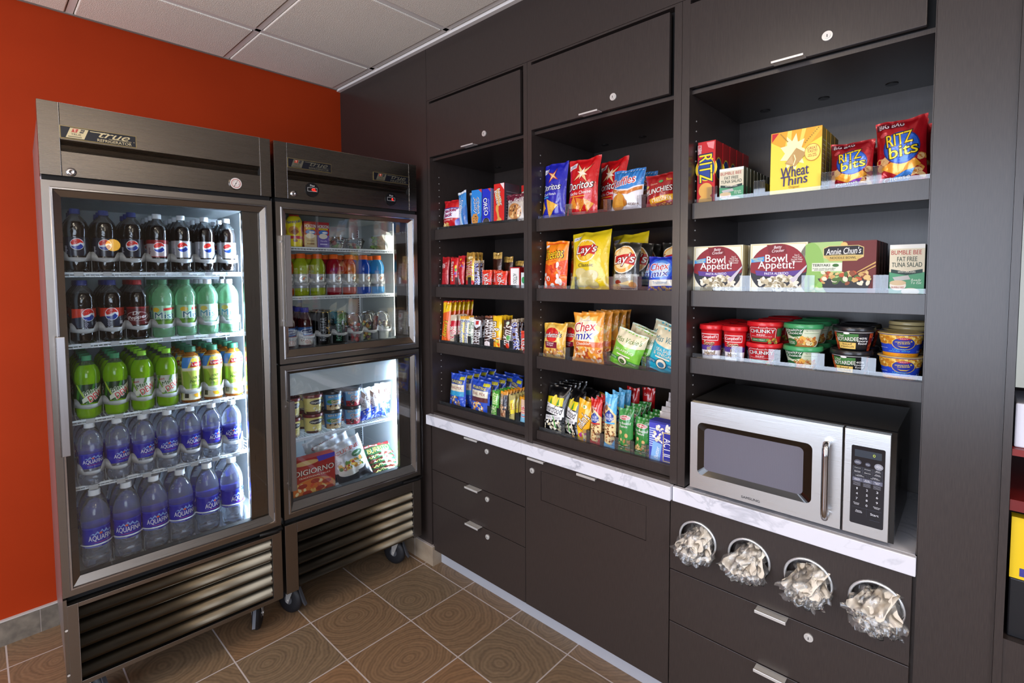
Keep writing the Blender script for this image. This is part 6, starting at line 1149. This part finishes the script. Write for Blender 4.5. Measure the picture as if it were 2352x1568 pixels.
def carton(c1, c2, nm): return box('milk_carton', .054, .118, .040, '#a8141c', [('r', 0, .62, 1, .88, '#b01820'), ('t', 'HORIZON', .5, .83, .9, .12, '#f4ecec', 0, 0, '#4a0c10'), ('r', .12, .70, .88, .765, '#e8c81c'), ('t', 'ORGANIC', .5, .733, .6, .05, '#2c2c2c'), ('e', .5, .60, .40, .09, '#3a7ac8'), ('e', .62, .60, .22, .035, '#f0f0f0'), ('r', 0, 0, 1, .50, c1), ('e', .48, .46, .36, .10, '#e8e0d0'), ('t', nm, .52, .28, .55, .06, c2, 0, .2), ('r', .2, .14, .8, .18, c2)], c1, rough=.35)
o = place(carton('#c8b088', '#6a3a1c', 'Chocolate'), 'milk_carton', 'red and tan milk carton beside the yellow milk drinks', 'milk carton', fr('B', .192, .13, SB[0]+ZO)); o.rotation_euler = (0, 0, FRG['B'][2]-.1)
o = place(carton('#6a58a8', '#d8d0f0', 'Vanilla'), 'milk_carton', 'red and purple milk carton beside the clear salad tubs', 'milk carton', fr('B', .252, .13, SB[0]+ZO)); o.rotation_euler = (0, 0, FRG['B'][2]-.1)
# clear lidded tubs with salad and egg
EGG = mat('#e8dcae', .4); LEAF = [mat(h, .5) for h in ('#6a8a3c', '#8aa850', '#c8a860', '#a84a34')]
for i, (lx, ly_) in enumerate([(.322, .135), (.422, .145), (.40, .26)]):
    t = thing('salad_tub', 'clear round tub of salad and egg, %s' % ['left one at the front', 'right one at the front', 'behind the other two'][i], 'food tub', fr('B', lx, ly_, SB[0]+ZO), FRG['B'][2], 'clear salad tubs')
    MB().lathe([(.034, 0), (.036, .002), (.045, .034), (.050, .040)], ACRYL, 28, caps=False).lathe([(.034, .001), (.0341, .0015)], ACRYL, 28).build('bowl', t)
    MB().lathe([(.0505, .040), (.047, .052), (.030, .056), (.0005, .057)], ACRYL, 28, caps=False).build('lid', t)
    r2 = random.Random(i)
    for q in range(9):
        a = r2.uniform(0, 6.28); rr = r2.uniform(.0, .026); m = MB(); s = r2.uniform(.009, .014); m.lathe([(.001, 0), (s*.8, s*.3), (s, s*.8), (s*.7, s*1.4), (.001, s*1.7)], EGG if q % 3 == 0 else r2.choice(LEAF), 12, (rr*math.cos(a), rr*math.sin(a)))
        b = m.build('food_piece', t); b.location.z = .004+.012*(q % 2)
# sandwich in a clear bag with a white sticker
t = thing('wrapped_sandwich', 'wrapped sandwich with white sticker on the top shelf of the right cooler', 'sandwich', fr('B', .562, .12, SB[0]+ZO), FRG['B'][2])
BR = noisy('brown_bread', '#8a6434', '#b88c54', 90, .8, .3); P_ = [(-.046, 0), (.046, 0), (.048, .045), (.040, .066), (.0, .074), (-.040, .066), (-.048, .045)]
m = MB().prism(P_, 1, -.030, -.012, BR).prism([(a*.97, b*.97) for a, b in P_], 1, -.012, -.004, mat('#d8c8a0', .6)).prism(P_, 1, -.004, .014, BR); m.build('bread', t, bevel=.003)
m = MB(); r2 = random.Random(2)
for q in range(12): a = r2.uniform(-.062, -.040); m.grid(4, 4, lambda u, v: (a+.03*(u-.5), -.02+.02*(v-.5)+.004*math.sin(9*u+q), .004+q*.005+.006*math.sin(5*v+3*u+q)), LEAF[q % 2])
m.build('lettuce', t)
m = MB(); m.box(-.006, .040, -.0345, -.034, .002, .074, mat('#f8f8f4', .5)); m.build('sticker', t, label='white paper sticker')
m = MB(); m.grid(14, 14, lambda u, v: (-.066+.122*u, -.036-.003*math.sin(9*u+4*v)*math.sin(7*v), .0+.098*v+.008*math.sin(8*u)*v), FILM); m.build('clear_bag', t)
# sports drinks
GP = [(.022, 0), (.031, .002), (.0345, .010), (.0348, .030), (.0338, .036), (.0338, .098), (.0325, .102), (.0345, .108), (.0352, .122), (.0335, .140), (.0275, .156), (.0205, .164), (.0200, .172)]
gb = {}
def gat(col): 
    if col not in gb: gb[col] = lathe_mesh(GP, liquid('sports_drink'+col, col, .45, 1.33, .06), 28)
    return gb[col]
gc_ = cap(.0205, .170, .018, '#e8641c')
gl = sleeve(.0338, .036, .098, '#b4b4b4', [('r', 0, 0, 1, .40, '#8a8c90'), ('t', 'G', .50, .70, .34, .46, '#fafafa', 0, .15), ('p', [(.44, .56), (.56, .84), (.54, .72), (.60, .74), (.46, .54), (.50, .66)], '#e8641c'), ('t', 'SERIES', .5, .28, .5, .10, '#3a3c40'), ('r', .3, .1, .7, .13, '#c8c8cc')], metal=.3, rough=.3)
GC = [('orange red', '#d8501c'), ('yellow green', '#b8c828'), ('yellow green', '#b8c828'), ('dark red', '#b41c30'), ('orange red', '#d8481c'), ('deep blue', '#1c58d0'), ('light blue', '#48a8e8')]
GX = [.078, .146, .222, .300, .375, .451, .527]
for i, lx in enumerate(GX): lane(GC[i][0]+' sports drink, orange cap', 'right cooler', LANE7[i], (gat(GC[i][1]), gc_, gl), lx, .120, SB[1]+ZO, 3, .075, 'sports drinks in the right cooler', 'B', [10, -5, 2, 12, 16, 20, 6][i], 'sports_drink_bottle', -.004)
retainer('B', SB[1]+.003, GX, .110, 'white front retainer under the sports drinks', .080, .050, .060)
# floor of the upper compartment: juice bottles, dark cans, fruit cups
OP = [(.022, 0), (.030, .002), (.032, .008), (.032, .088), (.0335, .094), (.032, .110), (.028, .126), (.020, .144), (.0165, .152), (.0165, .158)]
ob = lathe_mesh(OP, mat('#3a0a10', .08, 0, .6)); ol = sleeve(.032, .010, .088, '#2c5c9c', [('r', 0, 0, 1, .42, '#d8d4cc'), ('s', .1, .05, .9, .36, 14, .12, ['#9c1c24', '#c84a3c', '#6a1018'], 3), ('p', [(0, .40), (1, .48), (1, .56), (0, .50)], '#c8402c'), ('e', .5, .76, .32, .15, '#e8ecf4'), ('e', .5, .76, .29, .13, '#14285c'), ('t', 'Ocean Spray', .5, .76, .46, .08, '#f4f6fa', 6, .2), ('t', 'Cranberry', .5, .46, .5, .06, '#f4e8e4', 3)]); oc = cap(.0175, .156, .018, '#3c3c9c')
for i, lx in enumerate((.085, .160)): lane('cranberry juice bottle', 'lower floor of the right cooler', ['leftmost', 'second'][i], (ob, oc, ol), lx, .125, SB[2]+ZO, 3, .07, 'cranberry juice bottles', 'B', [8, 0][i], 'juice_bottle')
CNP = [(.024, 0), (.026, .001), (.0305, .008), (.0312, .012), (.0312, .136), (.0270, .147), (.0275, .150), (.0245, .150), (.0240, .147), (.001, .147)]
def can(col, its, nm):
    m = MB().lathe(CNP, [ALU, mat(col, .25, .3), mat(col, .25, .3), mat(col, .25, .3), mat(col, .25, .3), mat('#b89a50', .2, 1.), ALU, ALU, ALU], 32)
    def mp(u, v, off): a = R(150)*(u-.5); rr = .0313+off; return (rr*math.sin(a), -rr*math.cos(a), .012+.122*v)
    art(m, its, mp, R(150)*.0312, .122, False, .0003, .00008, .06, .3, .3); return m.mesh('can')
c1 = can('#0c0c0d', [('t', 'ROCKSTAR', .30, .5, 1.3, .22, '#8a8c90', 88), ('p', star(.78, .48, .36, 5, 90, 1.4), '#d8a83c'), ('p', star(.78, .48, .26, 5, 90, 1.4), '#0c0c0d'), ('t', '80', .75, .78, .3, .10, '#d8a83c')], 1); c2 = can('#0e1c18', [('t', 'ROCKSTAR', .35, .45, 1.3, .20, '#4a8a6a', 88), ('e', .7, .8, .12, .06, '#3a6a54')], 2)
def can_thing(me, lx, ly_, words, grp, rz): 
    o = bpy.data.objects.new('drink_can', me); C.objects.link(o); o.location = fr('B', lx, ly_, SB[2]+ZO); o.rotation_euler = (0, 0, FRG['B'][2]+rz); return tag(o, words, 'can', grp)
for i in range(4): can_thing(c1, .245-.002*i, .125+.066*i, 'black and gold energy drink can, '+DEPTH[i]+' of its lane', 'black energy drink cans', .1+.7*i)
for i in range(4): can_thing(c2, .318-.002*i, .125+.066*i, 'dark green energy drink can, '+DEPTH[i]+' of its lane', 'dark green energy drink cans', .1+.7*i)
def fruit_cup(lx, ly_, words, cols, cream=False):
    t = thing('fruit_cup', words, 'dessert cup', fr('B', lx, ly_, SB[2]+ZO), FRG['B'][2], 'dessert cups with dome lids'); r2 = random.Random(int(lx*999))
    if cream: MB().lathe([(.026, .001), (.027, .004), (.033, .058), (.0335, .060)], mat('#e8e4d8', .5), 24).build('yogurt', t)
    MB().lathe([(.028, 0), (.029, .002), (.037, .088), (.039, .090)], ACRYL, 28, caps=False).build('cup', t)
    MB().lathe([(.0395, .090), (.0395, .096), (.037, .100), (.034, .118), (.026, .131), (.012, .137), (.001, .138)], clear_mat('dome_lid', (.93, .93, .93), 1.6, .05, .12), 28, caps=False).build('dome_lid', t)
    for q in range(20):
        z = .004+.084*q/20 if not cream else .060+.030*q/20; lim = (.018+.008*q/20) if not cream else .026; a = q*2.4; s = r2.uniform(.007, .0115) if not cream else r2.uniform(.004, .007)
        m = MB().lathe([(.001, -s*.8), (s*.9, -s*.4), (s, s*.2), (s*.6, s*.8), (.001, s)], mat(cols[q % len(cols)], .35, 0, .3), 10); b = m.build('fruit_piece', t); b.location = (lim*.75*math.cos(a), lim*.75*math.sin(a), z); b.rotation_euler = (r2.uniform(0, 3), r2.uniform(0, 3), 0)
    return t
fruit_cup(.402, .125, 'dome lidded cup of strawberries beside the dark cans', ['#c8242c', '#a81c20', '#e85a4c', '#e8c8b8'])
fruit_cup(.478, .15, 'dome lidded cup of melon and grapes in the middle', ['#e8d860', '#d0dc8a', '#5c1c38', '#e8a040'])
fruit_cup(.557, .125, 'dome lidded cup of yogurt and granola at the right', ['#d8c090', '#b89458', '#ecdcb8', '#4a2c30'], True)
fruit_cup(.385, .21, 'dome lidded cup of fruit behind the strawberries', ['#e88a4c', '#c8242c', '#e8c850'])
fruit_cup(.545, .225, 'dome lidded cup of yogurt and granola at the back', ['#d8c090', '#b89458', '#ecdcb8'], True)
retainer('B', SB[2]+.001, [.085, .160, .245, .318, .402, .478, .557], .110, 'white front retainer on the floor of the upper compartment', .070, .044, .052)
# ---- freezer
ZS = .785+ZO
def pint(col, its, lid, nm):
    m = tubmesh(.036, .043, .080, col, its, 150, 32, .0015); l = lidmesh(.0455, .014, lid, .073, .85); return m.mesh('ice_cream_tub'), l.mesh('lid')
HDI = [('r', 0, 0, 1, .14, '#4a2418'), ('s', .3, .04, 1, .34, 12, .09, ['#f4f0dc', '#e8dc9c', '#d8c878'], 3), ('e', .52, .66, .34, .16, '#d8c88a'), ('e', .52, .66, .32, .145, '#2a2430'), ('t', 'H\u00e4agen-Dazs', .52, .66, .56, .14, '#f4f2ea', 4, .2), ('t', 'vanilla', .52, .42, .3, .06, '#8a7a4c')]
BJI = [('r', 0, 0, 1, .30, '#c8a878'), ('s', 0, .02, 1, .3, 22, .07, ['#6a3c20', '#e8d8b0', '#3a2014'], 3), ('p', [(0, .3), (1, .3), (1, 1), (0, 1)], '#5a9cd0'), ('e', .3, .5, .25, .12, '#4a8a4c'), ('t', "BEN & JERRY'S", .54, .80, .8, .16, '#f4f2ee', 4, 0, '#1a1a24'), ('t', 'Chocolate Chip\nCookie Dough', .56, .46, .62, .26, '#c87c3c', 4, 0, '#f8f0e0')]
BJ2 = [('r', 0, 0, 1, .34, '#a01c2c'), ('p', [(0, .34), (1, .34), (1, 1), (0, 1)], '#78b0dc'), ('t', "BEN & JERRY'S", .54, .82, .8, .16, '#f4f2ee', 4, 0, '#1a1a24'), ('t', 'Cherry\nGarcia', .54, .48, .56, .36, '#8a1020', 4, .1, '#f8e8e0'), ('s', 0, .02, 1, .3, 16, .06, ['#5c0c18', '#e8d0c8', '#2a1014'], 5)]
pts_ = [pint('#e4d480', HDI, '#6c1c24', 'a'), pint('#3a6aa0', BJI, '#17171f', 'b'), pint('#3a6aa0', BJ2, '#17171f', 'c')]
def tubrow(lx, ly_, k, levels, words, grp, deep=1):
    for j in range(deep):
        for l in range(levels if j == 0 else 2):
            o = bpy.data.objects.new('ice_cream_tub', pts_[k][0]); C.objects.link(o); o.location = fr('B', lx, ly_+.094*j, ZS+.0885*l); o.rotation_euler = (0, 0, FRG['B'][2]+.1*l)
            p = bpy.data.objects.new('lid', pts_[k][1]); C.objects.link(p); p.parent = o
            tag(o, '%s, %s%s' % (words, ['lowest', 'upper', 'top'][l], '' if j == 0 else ', row behind'), 'ice cream tub', grp)
tubrow(.086, .13, 0, 2, 'cream and maroon ice cream tub, left stack', 'cream ice cream tubs', 1); tubrow(.190, .135, 0, 2, 'cream and maroon ice cream tub, right stack', 'cream ice cream tubs', 2)
tubrow(.286, .135, 1, 2, 'blue ice cream tub with cookie pieces and black lid', 'blue ice cream tubs', 2); tubrow(.384, .135, 2, 2, 'blue and cherry red ice cream tub, black lid', 'cherry ice cream tubs', 2)
cn = bag('ice_cream_wrapper', .062, .17, .045, '#e4e6ee', [('p', [(0, .3), (1, .5), (1, .0), (0, 0)], '#2444b4'), ('p', [(.1, .95), (.9, .6), (.9, .45), (.1, .75)], '#5a3424'), ('t', 'SNICKERS', .5, .6, 1.1, .2, '#f4f2f4', 70, .2, '#3a1c14'), ('s', .1, .1, .9, .3, 10, .09, ['#f0ecf4', '#8a8c98', '#3a2418'], 3)], 44, narrow=.02, seam=.04)
for i, (lx, ly_, ro, ln_) in enumerate([(.452, .12, -.02, .05), (.502, .125, -.04, .05), (.545, .16, .10, .05), (.580, .16, .10, .06), (.525, .10, .5, .9)]):
    o = place(cn, 'ice_cream_wrapper', 'blue white ice cream wrapper on freezer shelf, %s' % ['leftmost', 'second from the left', 'third from the left', 'rightmost', 'slumped in front of the others'][i], 'ice cream bar', fr('B', lx, ly_, ZS+(.002 if i < 4 else .012)), 'ice cream wrappers', R(90)+FRG['B'][2], ln_, ro)
    o.scale = (1, 1, .93) if i < 4 else (.9, .9, .55)
ZF = .5085
PZ = [('r', 0, .80, 1, 1, '#a81c1c'), ('e', .3, .9, .3, .06, '#d8b070'), ('p', [(.6, .86), (1, .90), (1, 1), (.55, 1)], '#4a3ab8'), ('t', 'DIGIORNO', .50, .68, .94, .13, '#f4e8dc', 0, 0, '#5c0c10'), ('t', 'TRADITIONAL CRUST', .5, .55, .76, .04, '#f0dcc0'), ('e', .45, .24, .55, .26, '#c88a44'), ('e', .45, .25, .50, .23, '#d8702c'), ('s', .05, .08, .9, .42, 30, .05, ['#f0d8a0', '#e8b868', '#d8502c'], 3)]+[('e', a, b, .11, .055, '#a82c1c') for a, b in ((.2, .36), (.5, .42), (.78, .34), (.3, .18), (.62, .22), (.85, .18))]+[('p', [(.2, 0), (.75, 0), (.75, .09), (.2, .11)], '#4a3aa0'), ('t', 'PEPPERONI PIZZA', .47, .05, .4, .035, '#b8b0e0')]
o = place(box('pizza_box', .19, .185, .05, '#b0281c', PZ, '#8a1c18', top='#b83a30'), 'pizza_box', 'red pizza box standing at the left of the freezer floor', 'frozen food box', fr('B', .160, .085, ZF), None, R(90)+FRG['B'][2], .0, 0)
CU = [('p', [(0, 0), (1, 0), (1, .36), (.5, .30), (0, .40)], '#2c2e34'), ('r', 0, .95, 1, 1, '#e4e6ea'), ('t', 'CUISINE', .52, .80, .72, .08, '#b8362c', 0, .05), ('t', 'crafted meals', .45, .73, .4, .03, '#6a6c70'), ('e', .74, .64, .17, .07, '#2c5c38'), ('t', 'veggie', .74, .64, .22, .04, '#e8f0e0', 6), ('e', .48, .38, .42, .14, '#e4e2dc'), ('s', .14, .38, .82, .54, 36, .055, ['#e8b03c', '#c88a24', '#a83c20', '#f0c860', '#5a7a30'], 3), ('r', .6, .2, .9, .28, '#4a4c54')]
cu1 = bag('frozen_meal_bag', .17, .215, .05, '#c8ccd4', CU, 9, narrow=.03)
place(cu1, 'frozen_meal_bag', 'white and black pasta meal bag leaning at the front of the freezer', 'frozen food bag', fr('B', .375, .075, ZF), 'frozen meal bags', R(90)+FRG['B'][2]-.1, .22, -.26)
place(cu1, 'frozen_meal_bag', 'silver topped pasta meal bag leaning behind the front one', 'frozen food bag', fr('B', .350, .145, ZF), 'frozen meal bags', R(90)+FRG['B'][2]-.1, .20, -.28)
place(cu1, 'frozen_meal_bag', 'silver topped pasta meal bag at the back of the freezer', 'frozen food bag', fr('B', .325, .21, ZF+.01), 'frozen meal bags', R(90)+FRG['B'][2]-.1, .18, -.30)
bu = bag('burrito_packet', .15, .075, .034, '#2c6a3c', [('r', 0, .72, 1, 1, '#a81c24'), ('r', 0, 0, 1, .16, '#5c2018'), ('t', 'BURRITO', .5, .44, .8, .38, '#f0dc70', 2, .1, '#1c3c20'), ('r', .1, .78, .4, .92, '#f4ece4'), ('s', 0, .7, 1, 1, 14, .04, ['#d83a3c', '#f4ece4', '#3a8a4c'], 3)], 51, narrow=.02, seam=.06)
rb_ = random.Random(9)
for j in range(5):
    place(bu, 'burrito_packet', 'green and red burrito packet in the freezer pile, %s' % ['lowest', 'second from the bottom', 'middle', 'fourth from the bottom', 'topmost'][j], 'burrito packet', fr('B', .530-.004*j, .062+.010*j, ZF+.004+.021*j), 'burrito packets', R(90)+FRG['B'][2]+rb_.uniform(-.06, .06), .95, .0)
for j in range(3): place(bu, 'burrito_packet', 'green and red burrito packet at the back of the pile, %s' % ['lowest', 'middle', 'topmost'][j], 'burrito packet', fr('B', .530, .17, ZF+.01+.026*j), 'burrito packets at the back', R(90)+FRG['B'][2]+.1*j, 1.0, .0)
